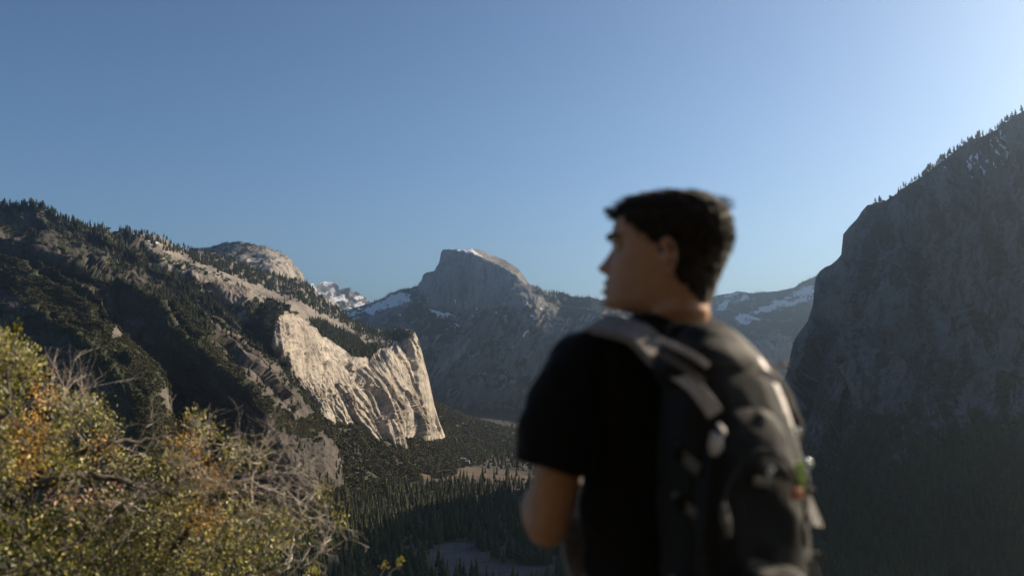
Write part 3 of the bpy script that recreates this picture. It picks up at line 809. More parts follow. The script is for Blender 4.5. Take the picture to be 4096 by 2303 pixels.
def bare_crown(rs, n=150):
    v, f = [], []
    for i in range(n):
        a, e = rs.uniform(0, 6.28), rs.uniform(.15, 1.45)
        r0, r1 = rs.uniform(.05, .25), rs.uniform(.34, .52)
        d = Vector((math.cos(a) * math.cos(e), math.sin(a) * math.cos(e), math.sin(e)))
        o = Vector((0, 0, .4))
        s = Vector((-d.y, d.x, rs.gauss(0, .5))).normalized() * rs.uniform(.012, .03)
        k = len(v); p0 = o + d * r0; p1 = o + d * r1 + Vector((rs.gauss(0, .06), rs.gauss(0, .06), rs.gauss(0, .04)))
        v += [tuple(p0 - s), tuple(p0 + s), tuple(p1 + s * 1.5), tuple(p1 - s * 1.5)]
        f.append((k, k + 1, k + 2, k + 3))
    return v, f

PROTO = bpy.data.collections.new("tree_kinds")       # source meshes, not linked to the scene
def joined(name, parts):
    """one mesh out of (verts, faces, material) pieces"""
    V, Fc, mi, mats = [], [], [], []
    for v, f, m in parts:
        b = len(V); V += v
        if m not in mats: mats.append(m)
        for q in f: Fc.append(tuple(i + b for i in q)); mi.append(mats.index(m))
    me = bpy.data.meshes.new(name); me.from_pydata(V, [], Fc)
    for m in mats: me.materials.append(m)
    me.polygons.foreach_set("material_index", mi); me.update()
    return me
def proto_coll(kind, meshes):
    c = bpy.data.collections.new(kind)
    for i, me in enumerate(meshes):
        o = bpy.data.objects.new(f"{kind}_{i}", me); c.objects.link(o)
    return c
rs = random.Random(11)
conifer_parts, pine_parts = [], []
for i in range(5):
    conifer_parts.append((trunk_geo(1.0, .014), conifer_crown(rs, R=rs.uniform(.14, .205), start=rs.uniform(.05, .16), nb=190, power=rs.uniform(.7, .95))))
for i in range(5):
    pine_parts.append((trunk_geo(.97, .016, lean=rs.uniform(-.03, .03)), conifer_crown(rs, R=rs.uniform(.15, .22), start=rs.uniform(.26, .45), nb=110, power=rs.uniform(.45, .65), clump=.35, droop=.1)))
C_con = proto_coll("conifer", [joined("conifer", [(*t, M_bark), (*c, M_conifer)]) for t, c in conifer_parts])
C_pine = proto_coll("pine", [joined("pine", [(*t, M_bark), (*c, M_pine)]) for t, c in pine_parts])
C_small = proto_coll("small_conifer", [joined("small_conifer", [(*trunk_geo(1, .02, 3), M_bark), (*conifer_crown(rs, R=rs.uniform(.14, .22), start=.08, nb=46, power=.8), M_conifer)]) for _ in range(4)])
C_oak = proto_coll("oak_shrub", [joined("oak_shrub", [(*blob_crown(rs, 80, rs.uniform(.6, .95), .2), M_oak)]) for _ in range(5)])
C_bare = proto_coll("bare_tree", [joined("bare_tree", [(*trunk_geo(.5, .03, 4), M_bark), (*bare_crown(rs), M_bare)]) for _ in range(3)])

def scatter(name, pts, scl, coll, seed=0, lean=.05):
    """one object of many plants: geometry nodes set the kinds of `coll` on the points"""
    n = len(pts)
    me = bpy.data.meshes.new(name); me.vertices.add(n)
    me.vertices.foreach_set("co", np.asarray(pts, dtype=np.float32).ravel())
    r_ = np.random.default_rng(seed)
    a = me.attributes.new("rot", 'FLOAT_VECTOR', 'POINT')
    rot = np.stack([r_.normal(0, lean, n), r_.normal(0, lean, n), r_.uniform(0, 6.28, n)], -1).astype(np.float32)
    a.data.foreach_set("vector", rot.ravel())
    a = me.attributes.new("scl", 'FLOAT_VECTOR', 'POINT')
    w = r_.uniform(.8, 1.25, n)
    s = np.stack([scl * w, scl * w, scl], -1).astype(np.float32)
    a.data.foreach_set("vector", s.ravel())
    o = bpy.data.objects.new(name, me); COL.objects.link(o)
    ng = bpy.data.node_groups.new(name + "_nodes", 'GeometryNodeTree')
    ng.interface.new_socket("Geometry", in_out='INPUT', socket_type='NodeSocketGeometry')
    ng.interface.new_socket("Geometry", in_out='OUTPUT', socket_type='NodeSocketGeometry')
    gi = ng.nodes.new("NodeGroupInput"); go = ng.nodes.new("NodeGroupOutput")
    ip = ng.nodes.new("GeometryNodeInstanceOnPoints"); ci = ng.nodes.new("GeometryNodeCollectionInfo")
    ci.inputs["Collection"].default_value = coll
    ci.inputs["Separate Children"].default_value = True; ci.inputs["Reset Children"].default_value = True
    ip.inputs["Pick Instance"].default_value = True
    na = ng.nodes.new("GeometryNodeInputNamedAttribute"); na.data_type = 'FLOAT_VECTOR'; na.inputs[0].default_value = "rot"
    nb = ng.nodes.new("GeometryNodeInputNamedAttribute"); nb.data_type = 'FLOAT_VECTOR'; nb.inputs[0].default_value = "scl"
    er = ng.nodes.new("FunctionNodeEulerToRotation")
    ri = ng.nodes.new("FunctionNodeRandomValue"); ri.data_type = 'INT'
    ri.inputs["Min"].default_value = 0; ri.inputs[5].default_value = len(coll.objects) - 1
    L = ng.links.new
    L(gi.outputs[0], ip.inputs["Points"]); L(ci.outputs[0], ip.inputs["Instance"])
    L(na.outputs[0], er.inputs[0]); L(er.outputs[0], ip.inputs["Rotation"]); L(nb.outputs[0], ip.inputs["Scale"])
    L(ri.outputs[2], ip.inputs["Instance Index"])
    L(ip.outputs[0], go.inputs[0])
    md = o.modifiers.new("plants", 'NODES'); md.node_group = ng
    tag(o, kind='stuff')
    return o

def pick(sheet_name, n, dens, seed):
    """n points on a mountain, by a density over its surface; weights by real area seen"""
    P, N2, PX, PY, m = SHEETS[sheet_name][0]
    w = dens(PX, PY, P, N2, m)
    w = np.clip(w, 0, None)
    w[-1, :] = 0; w[:, -1] = 0
    # cells stretched over a silhouette count once
    w = w / w.sum()
    r_ = np.random.default_rng(seed)
    k = r_.choice(w.size, size=n, p=w.ravel(), replace=True)
    i, j = np.unravel_index(k, w.shape)
    a, b = r_.random(n)[:, None], r_.random(n)[:, None]
    q = P[i, j] + (P[i, np.minimum(j + 1, P.shape[1] - 1)] - P[i, j]) * a + (P[np.minimum(i + 1, P.shape[0] - 1), j] - P[i, j]) * b
    return q, PX[i, j], PY[i, j]

V_ = lambda m, lo=.45, hi=.8: sstep(lo, hi, m['veg'])
up = lambda N2, a=.1, b=.5: .15 + .85 * sstep(a, b, N2[..., 2])
rr_ = np.random.default_rng(99)
def plant(name, sh, n, dens, coll, smin, smax, seed, sink=.04):
    q, px, py = pick(sh, n, dens, seed)
    s = np.random.default_rng(seed + 1).uniform(smin, smax, n) ** 1.0
    q[:, 2] -= s * sink
    return scatter(name, q, s, coll, seed)

# left ridge
topA = lambda px, py: py - interp(px, A_TOP)
def dA_con(px, py, P, N2, m):
    w = fbm(px / 45, py / 25, 0, 3, 201)
    band = np.exp(-np.clip(topA(px, py), 0, None) / (22 + 25 * sstep(100, 500, px))) * (.8 + .6 * w)
    cr = 0
    for poly in ([(420,960),(520,1010),(600,1075),(690,1110),(770,1180),(880,1260)], [(420,1110),(500,1128),(583,1175),(650,1205),(740,1225)]):
        s = poly_dist(px, py, poly); cr = cr + np.exp(-np.abs(s + 6) / 22)
    return band * 1.3 + cr * 1.1 * (px > 380) + .06 * V_(m) + .015
plant("ridge_conifers", "wooded_ridge_mountain", 2500, dA_con, C_con, 12, 25, 301)
plant("ridge_shrubs", "wooded_ridge_mountain", 15000, lambda px, py, P, N2, m: V_(m) * up(N2), C_oak, 3, 7, 302)
# middle buttress
def dB(px, py, P, N2, m):
    s = poly_dist(px, py, CREST_B)
    return V_(m) * (.3 + sstep(-30, 10, s)) * sstep(-60, 20, s + 40)
plant("buttress_shrubs", "dark_buttress_mountain", 17000, lambda px, py, P, N2, m: dB(px, py, P, N2, m) + .12 * V_(m), C_oak, 4, 9, 303)
plant("buttress_conifers", "dark_buttress_mountain", 420, lambda px, py, P, N2, m: V_(m) * sstep(1450, 1250, py) + .08, C_con, 14, 30, 304)
# near buttress
plant("near_buttress_shrubs", "near_buttress_mountain", 11000, lambda px, py, P, N2, m: V_(m) * (.2 + np.exp(-np.abs(poly_dist(px, py, CREST_C)) / 90)), C_oak, 3.5, 8, 305)
plant("near_buttress_conifers", "near_buttress_mountain", 150, lambda px, py, P, N2, m: .2 + V_(m) * sstep(1300, 1500, py), C_con, 12, 24, 306)
# wall mountain: grove over the wall, woods over the slabs
def dR_con(px, py, P, N2, m):
    g = in_poly(px, py, [(1240,1278),(1290,1285),(1380,1330),(1460,1375),(1520,1380),(1500,1412),(1480,1432),(1411,1410),(1342,1370),(1266,1312)], 6)
    t = py - interp(px, RA_TOP)
    strip = np.exp(-((t - 26) / 24) ** 2) * (px > 760) * (px < 1600)
    strip2 = in_poly(px, py, [(763,1000),(860,1015),(960,1042),(1060,1088),(1150,1110),(1225,1125),(1300,1200),(1487,1312),(1600,1320),(1590,1350),(1480,1345),(1300,1262),(1180,1195),(1060,1150),(960,1112),(850,1070),(760,1030)], 8)
    kn = in_poly(px, py, [(560,940),(700,980),(760,1010),(700,1010),(600,975)], 8) * .35
    w = fbm(px / 30, py / 16, 0, 3, 205)
    wl = in_poly(px, py, WALL, 4)
    return (g * 1.6 + strip2 * (.5 + 1.2 * w) + strip * .2 + kn) * (1 - wl) + .03 * V_(m)
plant("wall_top_conifers", "granite_wall_mountain", 2900, dR_con, C_con, 14, 28, 307)
plant("wall_top_shrubs", "granite_wall_mountain", 15000, lambda px, py, P, N2, m: V_(m, .42, .7) * up(N2, -.2, .3), C_oak, 3, 8, 308)
# domes and far ridges
plant("split_dome_conifers", "split_dome_mountain", 11000, lambda px, py, P, N2, m: V_(m, .45, .8) + .0 * px, C_small, 15, 34, 309)
HDT = lambda px, py: py - interp(px, HD_TOP)
plant("split_dome_skyline_conifers", "split_dome_mountain", 520, lambda px, py, P, N2, m: (HDT(px, py) < 8) * (HDT(px, py) > 1) * (((px > 1500) & (px < 1690)) + .8 * (px > 2142) * (px < 2500)), C_small, 22, 40, 310)
plant("rounded_dome_conifers", "rounded_dome_mountain", 420, lambda px, py, P, N2, m: V_(m, .3, .9) * (px < 1160) + .3 * (py < interp(px, [(735,1012),(1107,1003),(1218,1107)]) + 6) * (px < 1140), C_small, 9, 17, 311)
plant("snowy_ridge_conifers", "distant_snowy_ridge", 4500, lambda px, py, P, N2, m: V_(m, .4, .8) * (px > 2780), C_small, 20, 42, 312)
plant("snowy_mountain_conifers", "snowy_mountain", 1400, lambda px, py, P, N2, m: V_(m, .3, .7) * (px > 1340) + .15 * (px > 1350), C_small, 22, 40, 313)
# right wall
MT = lambda px, py: py - interp(px, MR_TOP)
plant("right_wall_skyline_pines", "shaded_wall_mountain", 430, lambda px, py, P, N2, m: ((MT(px, py) < 26) * (px > 3480) * (fbm(px / 60, 0 * px, 0, 3, 206) + .35 > 0) * 1.0) * (.25 + (px > 3680)), C_pine, 16, 29, 314)
plant("right_wall_shrubs", "shaded_wall_mountain", 12000, lambda px, py, P, N2, m: V_(m) * up(N2) * (px < 4300), C_oak, 4, 10, 315)
plant("right_wall_conifers", "shaded_wall_mountain", 6500, lambda px, py, P, N2, m: (V_(m) * up(N2) * .35 + sstep(1650, 2050, py)) * (px < 4300), C_con, 15, 32, 316)

# valley forest
def valley_points(seed):
    r_ = np.random.default_rng(seed)
    n = 190000
    y = np.sqrt(r_.uniform(1150 ** 2, 7500 ** 2, n)); u = r_.uniform(-.46, .46, n)
    keep = r_.random(n) < np.clip(2300 / y, 0, 1) ** 1.1 * .36
    y, u = y[keep], u[keep]; x = u * y
    z = ground_z(x, y)
    px, py = to_px(x, y, z)
    return x, y, z, px, py
x, y, z, px, py = valley_points(5)
md = meadow_mask(px, py); gv = gravel_mask(px, py)
talus = (z > FLOOR + 14)
open_ = fbm(x / 120, y / 120, 0, 3, 210)
r_ = np.random.default_rng(6)
rv = r_.random(len(x))
meadow_near = in_poly(px, py, [(1560,1840),(1700,1835),(1900,1835),(2120,1850),(2250,1880),(2250,1945),(2000,1955),(1800,1955),(1620,1960),(1500,1930)], 14)
ok = (md < .35) & (gv < .35)
con = ok & (rv < np.where(talus, .34, .80) * np.where(meadow_near > .5, .30, 1)) & (px > 150)
con |= (md > .35) & (rv < .07)
hts = (24 + 26 * r_.random(len(x)) ** 1.3) * np.where(talus, .62, 1) * np.where(y > 4200, .9, 1)
decid = ok & ~con & (rv > .86 - .14 * (open_ > .2)) & ~talus
decid |= ok & ~con & (meadow_near > .4) & (rv > .55)
oakm = ok & ~con & talus
# the conifers that show largest become things of their own
vis = con & (px > 1180) & (px < 2120) & (py < 2420) & ~((px < 1380) & (py > 2290))
size = np.where(vis, hts / y, 0)
big = np.argsort(-size)[:290]
rest = con.copy(); rest[big] = False
P3 = np.stack([x, y, z], -1)
scatter("valley_forest", P3[rest] - [0, 0, .5], hts[rest], C_con, 21)
scatter("bare_valley_woods", P3[decid] - [0, 0, .3], r_.uniform(9, 17, decid.sum()), C_bare, 22)
print("valley", rest.sum(), decid.sum(), oakm.sum())
# oaks on the wooded slopes under the walls
yy = r_.uniform(2350, 5600, 60000); uu = r_.uniform(-.42, .02, 60000)
zz = ground_z(uu * yy, yy); k = zz > FLOOR + 10
pk = fbm(uu * yy / 60, yy / 60, 0, 3, 211) > -.42
k &= pk
scatter("slope_oaks", np.stack([uu * yy, yy, zz], -1)[k] - [0, 0, .4], r_.uniform(8, 16, k.sum()), C_oak, 23)

con_mesh = [(joined("trunk", [(*t, M_bark)]), joined("crown", [(*c, M_conifer)])) for t, c in conifer_parts]
tree_n = [0]
def tree_thing(name, loc, h, meshes, label, group, rot, cat="tree", wide=1.0):
    root = bpy.data.objects.new(name, None); COL.objects.link(root)
    root.empty_display_size = 1
    root.location = loc; root.scale = (h * wide, h * wide, h); root.rotation_euler = (0, 0, rot)
    tag(root, label, cat, group)
    for nm, me in zip(("trunk", "crown"), meshes):
        o = bpy.data.objects.new(nm, me); COL.objects.link(o); o.parent = root
    return root
for k in big:
    if py[k] < 2010: lab = "tall dark conifer standing in the forest at the near edge of the brown meadow"; g = "conifers by the meadow edge"
    elif px[k] < 1500: lab = "tall sunlit conifer in the near valley forest beside the bush tips"; g = "sunlit conifers in the near valley"
    else: lab = "tall dark conifer in the shaded forest round the pale gravel clearing"; g = "shaded conifers in the near valley"
    tree_thing("conifer_tree", (x[k], y[k], z[k] - .5), hts[k], con_mesh[k % 5], lab, g, float(rv[k] * 6.28), wide=1.0 + .4 * (float(hts[k]) % 1) - .1)
# pines on the skyline of the left ridge, each one told apart against the sky
pine_mesh = [(joined("trunk", [(*t, M_bark)]), joined("crown", [(*c, M_pine)])) for t, c in pine_parts]
q, qx, qy = pick("wooded_ridge_mountain", 210, lambda px, py, P, N2, m: (topA(px, py) < 16) * (topA(px, py) > -2) * (px > -10) * (px < 600) * 1.0, 401)
for i in range(len(q)):
    tree_thing("skyline_pine_tree", (q[i][0], q[i][1], q[i][2] - 1), 15 + 13 * random.random(), pine_mesh[i % 5] if i % 3 else con_mesh[i % 5],
               "dark conifer standing on the skyline of the wooded left ridge", "conifers along the left skyline", random.random() * 6.28, wide=.8 + .5 * random.random())
q, qx, qy = pick("granite_wall_mountain", 26, lambda px, py, P, N2, m: (py - interp(px, RA_TOP) < 8) * (px > 510) * (px < 780) * 1.0, 402)
for i in range(len(q)):
    tree_thing("knoll_pine_tree", (q[i][0], q[i][1], q[i][2] - 1), 13 + 11 * random.random(), pine_mesh[i % 5],
               "small round-topped pine on the snow-dusted knoll beyond the left ridge", "pines on the snow-dusted knoll", random.random() * 6.28, wide=1.2)

# ------------------------------------------------------------------ lodge at the meadow
M_stone, nt_, p_ = mat_new("lodge_stone")
nt_.links.new(ramp(nt_, noise(nt_, scaled_pos(nt_, .5, .5, .5), 5, .6), [(.3, (.16, .12, .095)), (.7, (.27, .21, .17))]), p_.inputs["Base Color"]); p_.inputs["Roughness"].default_value = .9
M_roof, nt_, p_ = mat_new("lodge_roof")
nt_.links.new(ramp(nt_, noise(nt_, scaled_pos(nt_, .3, .3, .3), 5, .6), [(.3, (.20, .21, .21)), (.7, (.32, .33, .33))]), p_.inputs["Base Color"]); p_.inputs["Roughness"].default_value = .8
M_glass, nt_, p_ = mat_new("dark_window_glass"); p_.inputs["Base Color"].default_value = (.03, .035, .04, 1); p_.inputs["Roughness"].default_value = .15
def boxgeo(cx, cy, cz, sx, sy, sz):
    v = [(cx + a * sx / 2, cy + b * sy / 2, cz + c * sz / 2) for a in (-1, 1) for b in (-1, 1) for c in (-1, 1)]
    f = [(0,1,3,2),(4,6,7,5),(0,4,5,1),(2,3,7,6),(0,2,6,4),(1,5,7,3)]
    return v, f
def multi(parts):
    V, Fc = [], []
    for v, f in parts:
        b = len(V); V += v; Fc += [tuple(i + b for i in q) for q in f]
    return V, Fc
lp = at(1838, 1868, 3500); lz = float(ground_z(lp.x, lp.y))
lodge = bpy.data.objects.new("stone_lodge", None); COL.objects.link(lodge); lodge.location = (lp.x, lp.y, lz)
lodge.rotation_euler = (0, 0, math.radians(-8))
tag(lodge, "long stone lodge with pale roofs among trees behind the brown meadow", "building")
def wing(cx, cy, w, d, h, rh):
    link_mesh("wall", *map(list, boxgeo(cx, cy, h / 2, w, d, h)), M_stone, lodge)
    v = [(cx - w/2 - 1, cy - d/2 - 1, h), (cx + w/2 + 1, cy - d/2 - 1, h), (cx + w/2 + 1, cy + d/2 + 1, h), (cx - w/2 - 1, cy + d/2 + 1, h), (cx - w/2 + 3, cy, h + rh), (cx + w/2 - 3, cy, h + rh)]
    link_mesh("roof", v, [(0,1,5,4),(1,2,5),(2,3,4,5),(3,0,4),(3,2,1,0)], M_roof, lodge)
    n = int(w // 5)
    for i in range(n):
        for lv in range(int(h // 4.5)):
            link_mesh("window", *map(list, boxgeo(cx - w/2 + (i + .5) * w / n, cy - d/2 - .03, 2.4 + lv * 4.3, 1.9, .14, 2.3)), M_glass, lodge)
wing(-14, 0, 30, 13, 12, 4); wing(12, 3, 22, 12, 18, 4.5); wing(30, -2, 18, 12, 10, 4)
link_mesh("chimney", *map(list, boxgeo(2, 0, 11, 3.2, 3, 24)), M_stone, lodge)
link_mesh("chimney", *map(list, boxgeo(24, 1, 9, 3, 3, 20)), M_stone, lodge)
# ------------------------------------------------------------------ the hiker
GZ = -1.42
YAW = math.radians(20)
BF = Vector((-math.sin(YAW), math.cos(YAW), 0)); BR = Vector((math.cos(YAW), math.sin(YAW), 0))
NECK = Vector((.313, 1.80, 0))
def B(l, f, z): return NECK + BR * l + BF * f + Vector((0, 0, z))      # body frame: left/right, forward, height (0 = lens height)

def loft(rings, seg=28, caps=True, power=2.0):
    """rings: (centre, u, v) ellipses -> verts, faces"""
    v, f = [], []
    for c, u, w in rings:
        for i in range(seg):
            a = 2 * math.pi * i / seg
            ca, sa = math.cos(a), math.sin(a)
            k = 2.0 / power
            v.append(c + u * math.copysign(abs(ca) ** k, ca) + w * math.copysign(abs(sa) ** k, sa))
    for r in range(len(rings) - 1):
        for i in range(seg):
            a, b = r * seg + i, r * seg + (i + 1) % seg
            f.append((a, b, b + seg, a + seg))
    if caps:
        f.append(tuple(reversed(range(seg)))); n = (len(rings) - 1) * seg
        f.append(tuple(n + i for i in range(seg)))
    return v, f

def limb(pts, radii, seg=20, flat=1.0, up=Vector((0, 0, 1)), caps=True, endflat=False):
    """tapering limb through points with rounded ends"""
    P = [Vector(p) for p in pts]
    rings = []
    n = len(P)
    # catmull-rom resample
    Q, R = [], []
    for i in range(n - 1):
        p0, p1, p2, p3 = P[max(i-1,0)], P[i], P[i+1], P[min(i+2,n-1)]
        for k in range(6):
            t = k / 6
            Q.append(.5 * ((2*p1) + (p2-p0)*t + (2*p0-5*p1+4*p2-p3)*t*t + (3*p1-p0-3*p2+p3)*t**3))
            R.append(radii[i] + (radii[i+1] - radii[i]) * (t*t*(3-2*t)))
    Q.append(P[-1]); R.append(radii[-1])
    if caps:
        d0 = (Q[1] - Q[0]).normalized(); d1 = (Q[-1] - Q[-2]).normalized()
        Q = [Q[0] - d0 * R[0] * .8, Q[0] - d0 * R[0] * .5] + Q + [Q[-1] + d1 * R[-1] * .5, Q[-1] + d1 * R[-1] * .8]
        R = [R[0] * .35, R[0] * .8] + R + [R[-1] * .8, R[-1] * .35]
        if endflat: Q, R = Q[:-2], R[:-2]
    ref = None
    for i in range(len(Q)):
        d = (Q[min(i+1, len(Q)-1)] - Q[max(i-1, 0)]).normalized()
        if ref is None:
            ref = d.cross(up);
            if ref.length < .1: ref = d.cross(Vector((1, 0, 0)))
            ref.normalize()
        u = (ref - d * ref.dot(d)).normalized(); ref = u
        w = d.cross(u)
        rings.append((Q[i], u * R[i], w * R[i] * flat))
    return loft(rings, seg, caps=True)

def remesh_obj(name, parts, voxel, mat, parent, smooth_it=6, disp=None):
    """union of closed pieces as one continuous skin"""
    V, Fc = [], []
    for v, f in parts:
        b = len(V); V += [tuple(p) for p in v]; Fc += [tuple(i + b for i in q) for q in f]
    me = bpy.data.meshes.new(name); me.from_pydata(V, [], Fc); me.update()
    o = bpy.data.objects.new(name, me); COL.objects.link(o)
    md = o.modifiers.new("r", 'REMESH'); md.mode = 'VOXEL'; md.voxel_size = voxel; md.use_smooth_shade = True
    sm = o.modifiers.new("s", 'SMOOTH'); sm.iterations = smooth_it; sm.factor = .5
    dg = bpy.context.evaluated_depsgraph_get()
    new = bpy.data.meshes.new_from_object(o.evaluated_get(dg))
    o.modifiers.clear(); o.data = new; new.name = name
    bpy.data.meshes.remove(me)
    n = len(new.vertices)
    if disp:
        co = np.empty(n * 3, np.float32); new.vertices.foreach_get("co", co); co = co.reshape(-1, 3)
        no = np.empty(n * 3, np.float32); new.vertices.foreach_get("normal", no); no = no.reshape(-1, 3)
        co = co + no * disp(co, no)[:, None]
        new.vertices.foreach_set("co", co.astype(np.float32).ravel()); new.update()
    new.materials.clear(); new.materials.append(mat)
    new.polygons.foreach_set("use_smooth", np.ones(len(new.polygons), bool))
    o.parent = parent
    return o

def solid_mat(name, c, rough=.6, spec=.5, sheen=0.0, bump=0.0, bscale=200.0, sss=0.0, metal=0.0, vary=.25):
    m, nt, p = mat_new(name)
    n = noise(nt, scaled_pos(nt, 60, 60, 60), 4, .6)
    nt.links.new(ramp(nt, n, [(.3, tuple(v * (1 - vary) for v in c)), (.7, tuple(v * (1 + vary) for v in c))]), p.inputs["Base Color"])
    p.inputs["Roughness"].default_value = rough; p.inputs["Specular IOR Level"].default_value = spec
    p.inputs["Sheen Weight"].default_value = sheen; p.inputs["Sheen Roughness"].default_value = .4
    p.inputs["Metallic"].default_value = metal
    if sss:
        p.inputs["Subsurface Weight"].default_value = sss
        p.inputs["Subsurface Radius"].default_value = (.012, .005, .003)
        p.inputs["Subsurface Scale"].default_value = 1.0
    if bump:
        b = N_(nt, "ShaderNodeBump"); b.inputs["Strength"].default_value = bump; b.inputs["Distance"].default_value = .002
        nt.links.new(noise(nt, scaled_pos(nt, bscale, bscale, bscale), 3, .6), b.inputs["Height"]); nt.links.new(b.outputs[0], p.inputs["Normal"])
    return m
M_skin = solid_mat("warm_skin", (.47, .25, .15), .5, .4, sss=.12, bump=.2, bscale=400, vary=.08)
M_shirt = solid_mat("black_cotton", (.011, .010, .0105), .9, .15, .10, .4, 500)
M_pants = solid_mat("dark_trouser_cloth", (.03, .03, .033), .9, .2, 0, .4, 400)
M_shoe = solid_mat("boot_leather", (.06, .045, .03), .6, .4, 0, .4, 200)
M_hair = solid_mat("dark_brown_hair", (.026, .018, .013), .75, .2, .12, vary=.4)
M_black_nylon = solid_mat("black_nylon", (.0085, .008, .008), .65, .28, .05, .5, 300)
M_grey_nylon = solid_mat("grey_nylon", (.58, .52, .49), .5, .5, .2, .5, 300)  # grey nylon made pale, sunlight on the pack put into its colour
M_strap = solid_mat("grey_padded_strap", (.21, .195, .19), .8, .3, .3, .5, 300)
M_web = solid_mat("grey_webbing", (.15, .135, .115), .6, .4, .1, .5, 600)
M_lime = solid_mat("lime_fabric_tag", (.45, .62, .10), .6, .4)
M_orange = solid_mat("orange_toggle", (.65, .25, .12), .5, .4)
M_metal = solid_mat("bright_metal", (.8, .8, .8), .12, .5, metal=1.0, vary=.02)
M_eye = solid_mat("eye_white", (.7, .68, .65), .2, .6, vary=.02)
M_rubber = solid_mat("black_rubber", (.015, .015, .015), .7, .3)

person = bpy.data.objects.new("person", None); COL.objects.link(person)
person.location = (NECK.x, NECK.y, GZ)
tag(person, "young man seen from behind in a black t-shirt, head turned left, out of focus", "person")
bpy.context.view_layer.update()
def into(o, root):
    """keep world place when a piece gets its thing as parent"""
    o.parent = root; o.matrix_parent_inverse = Matrix.Translation(root.location).inverted()
    return o

# --- head, made of level rings from a measured profile
HYAW = math.radians(66)
HF = Vector((-math.sin(HYAW), math.cos(HYAW), 0)); HR = Vector((math.cos(HYAW), math.sin(HYAW), 0))
HC = Vector(((2697 - 2048) / 3690 * 1.75, 1.75, .233))
def Hd(x, y, z): return HC + HR * x + HF * y + Vector((0, 0, z))
prof = [(-.108,.050,-.055,.038),(-.100,.088,-.060,.045),(-.0893,.119,-.066,.050),(-.0775,.130,-.070,.055),(-.063,.128,-.074,.0585),(-.050,.127,-.079,.061),(-.036,.124,-.085,.0635),(-.0187,.120,-.092,.066),(0,.114,-.098,.069),
        (.018,.111,-.103,.071),(.0345,.110,-.106,.0725),(.0477,.117,-.108,.074),(.0650,.117,-.107,.0745),(.0815,.112,-.103,.072),(.098,.097,-.094,.066),(.110,.078,-.078,.055),(.118,.055,-.058,.040),(.1225,.028,-.030,.021)]
pz = np.array([p[0] for p in prof]); pf = np.array([p[1] for p in prof]); pb = np.array([p[2] for p in prof]); pw = np.array([p[3] for p in prof])
def G(a, c, s): return math.exp(-((a - c) / s) ** 2)
def head_bump(x, z):
    b = 0
    ax = abs(x)
    # nose
    if -.03 < z < .045:
        t = (z + .0083)
        h = .036 * (math.exp(-(t / .014) ** 2) if t < 0 else max(0, 1 - t / .050) ** .85)
        b += h * math.exp(-(ax / (.0125 + .004 * (t < .004))) ** 2)
        b += .009 * G(ax, .012, .006) * G(z, -.012, .009)
    b += .0185 * G(z, -.037, .0065) * math.exp(-(ax / .020) ** 2)      # upper lip
    b += .0200 * G(z, -.055, .0065) * math.exp(-(ax / .019) ** 2)      # lower lip
    b += .0165 * G(z, -.080, .011) * math.exp(-(ax / .020) ** 2)       # chin
    b += .0075 * G(z, .0477, .009) * math.exp(-((ax - .020) / .024) ** 2)   # brow
    b -= .012 * G(z, .030, .012) * G(ax, .032, .013)                   # eye sockets
    b += .004 * G(z, .026, .007) * G(ax, .032, .010)
    b += .006 * G(z, -.004, .016) * G(ax, .048, .016)                  # cheekbones
    return b
hv, hf_ = [], []
zs = np.linspace(-.108, .1225, 70); SEG = 96
for z in zs:
    fr, bk, w = np.interp(z, pz, pf), np.interp(z, pz, pb), np.interp(z, pz, pw)
    for i in range(SEG):
        a = 2 * math.pi * i / SEG
        s_, c_ = math.sin(a), math.cos(a)
        x_ = w * math.copysign(abs(s_) ** .92, s_)
        y_ = (fr if c_ > 0 else -bk) * math.copysign(abs(c_) ** .92, c_)
        if c_ > 0: y_ += head_bump(x_, z) * min(1, c_ * 2.2)
        hv.append(Hd(x_, y_, z))
for r in range(len(zs) - 1):
    for i in range(SEG):
        a, b = r * SEG + i, r * SEG + (i + 1) % SEG
        hf_.append((a, b, b + SEG, a + SEG))
hf_.append(tuple(reversed(range(SEG)))); hf_.append(tuple((len(zs) - 1) * SEG + i for i in range(SEG)))
head = (hv, hf_)
def ear(side):
    """helix rim, lobe and inner bowl"""
    out = []
    base = []
    for i in range(15):
        a = math.radians(-75 + i * 20)
        base.append(Hd(side * (.074 + .011 * math.sin(max(0, min(1, i / 14)) * math.pi)), -.003 - .0165 * math.sin(a + .25) * 1.0 if False else .004 - .017 * math.cos(a - math.radians(90 - 90)) * 1.0, .002 + .030 * math.sin(a)))
    rim = []
    for i in range(13):
        t = i / 12
        a = math.radians(-110 + 250 * t)
        yy = -.010 - .016 * math.cos(a) ; zz = -.001 + .031 * math.sin(a)
        rim.append(Hd(side * (.0745 + .010 * math.sin(t * math.pi) ** .6), yy, zz))
    out.append(limb(rim, [.0045] * 4 + [.004] * 5 + [.0045] * 2 + [.0055] * 2, 10))
    out.append(limb([Hd(side * .070, -.006, .022), Hd(side * .0745, -.012, .0), Hd(side * .072, -.006, -.022)], [.010, .011, .008], 12, .6))
    out.append(limb([Hd(side * .072, .004, .004), Hd(side * .074, .003, -.008)], [.004, .0045], 8))
    return out
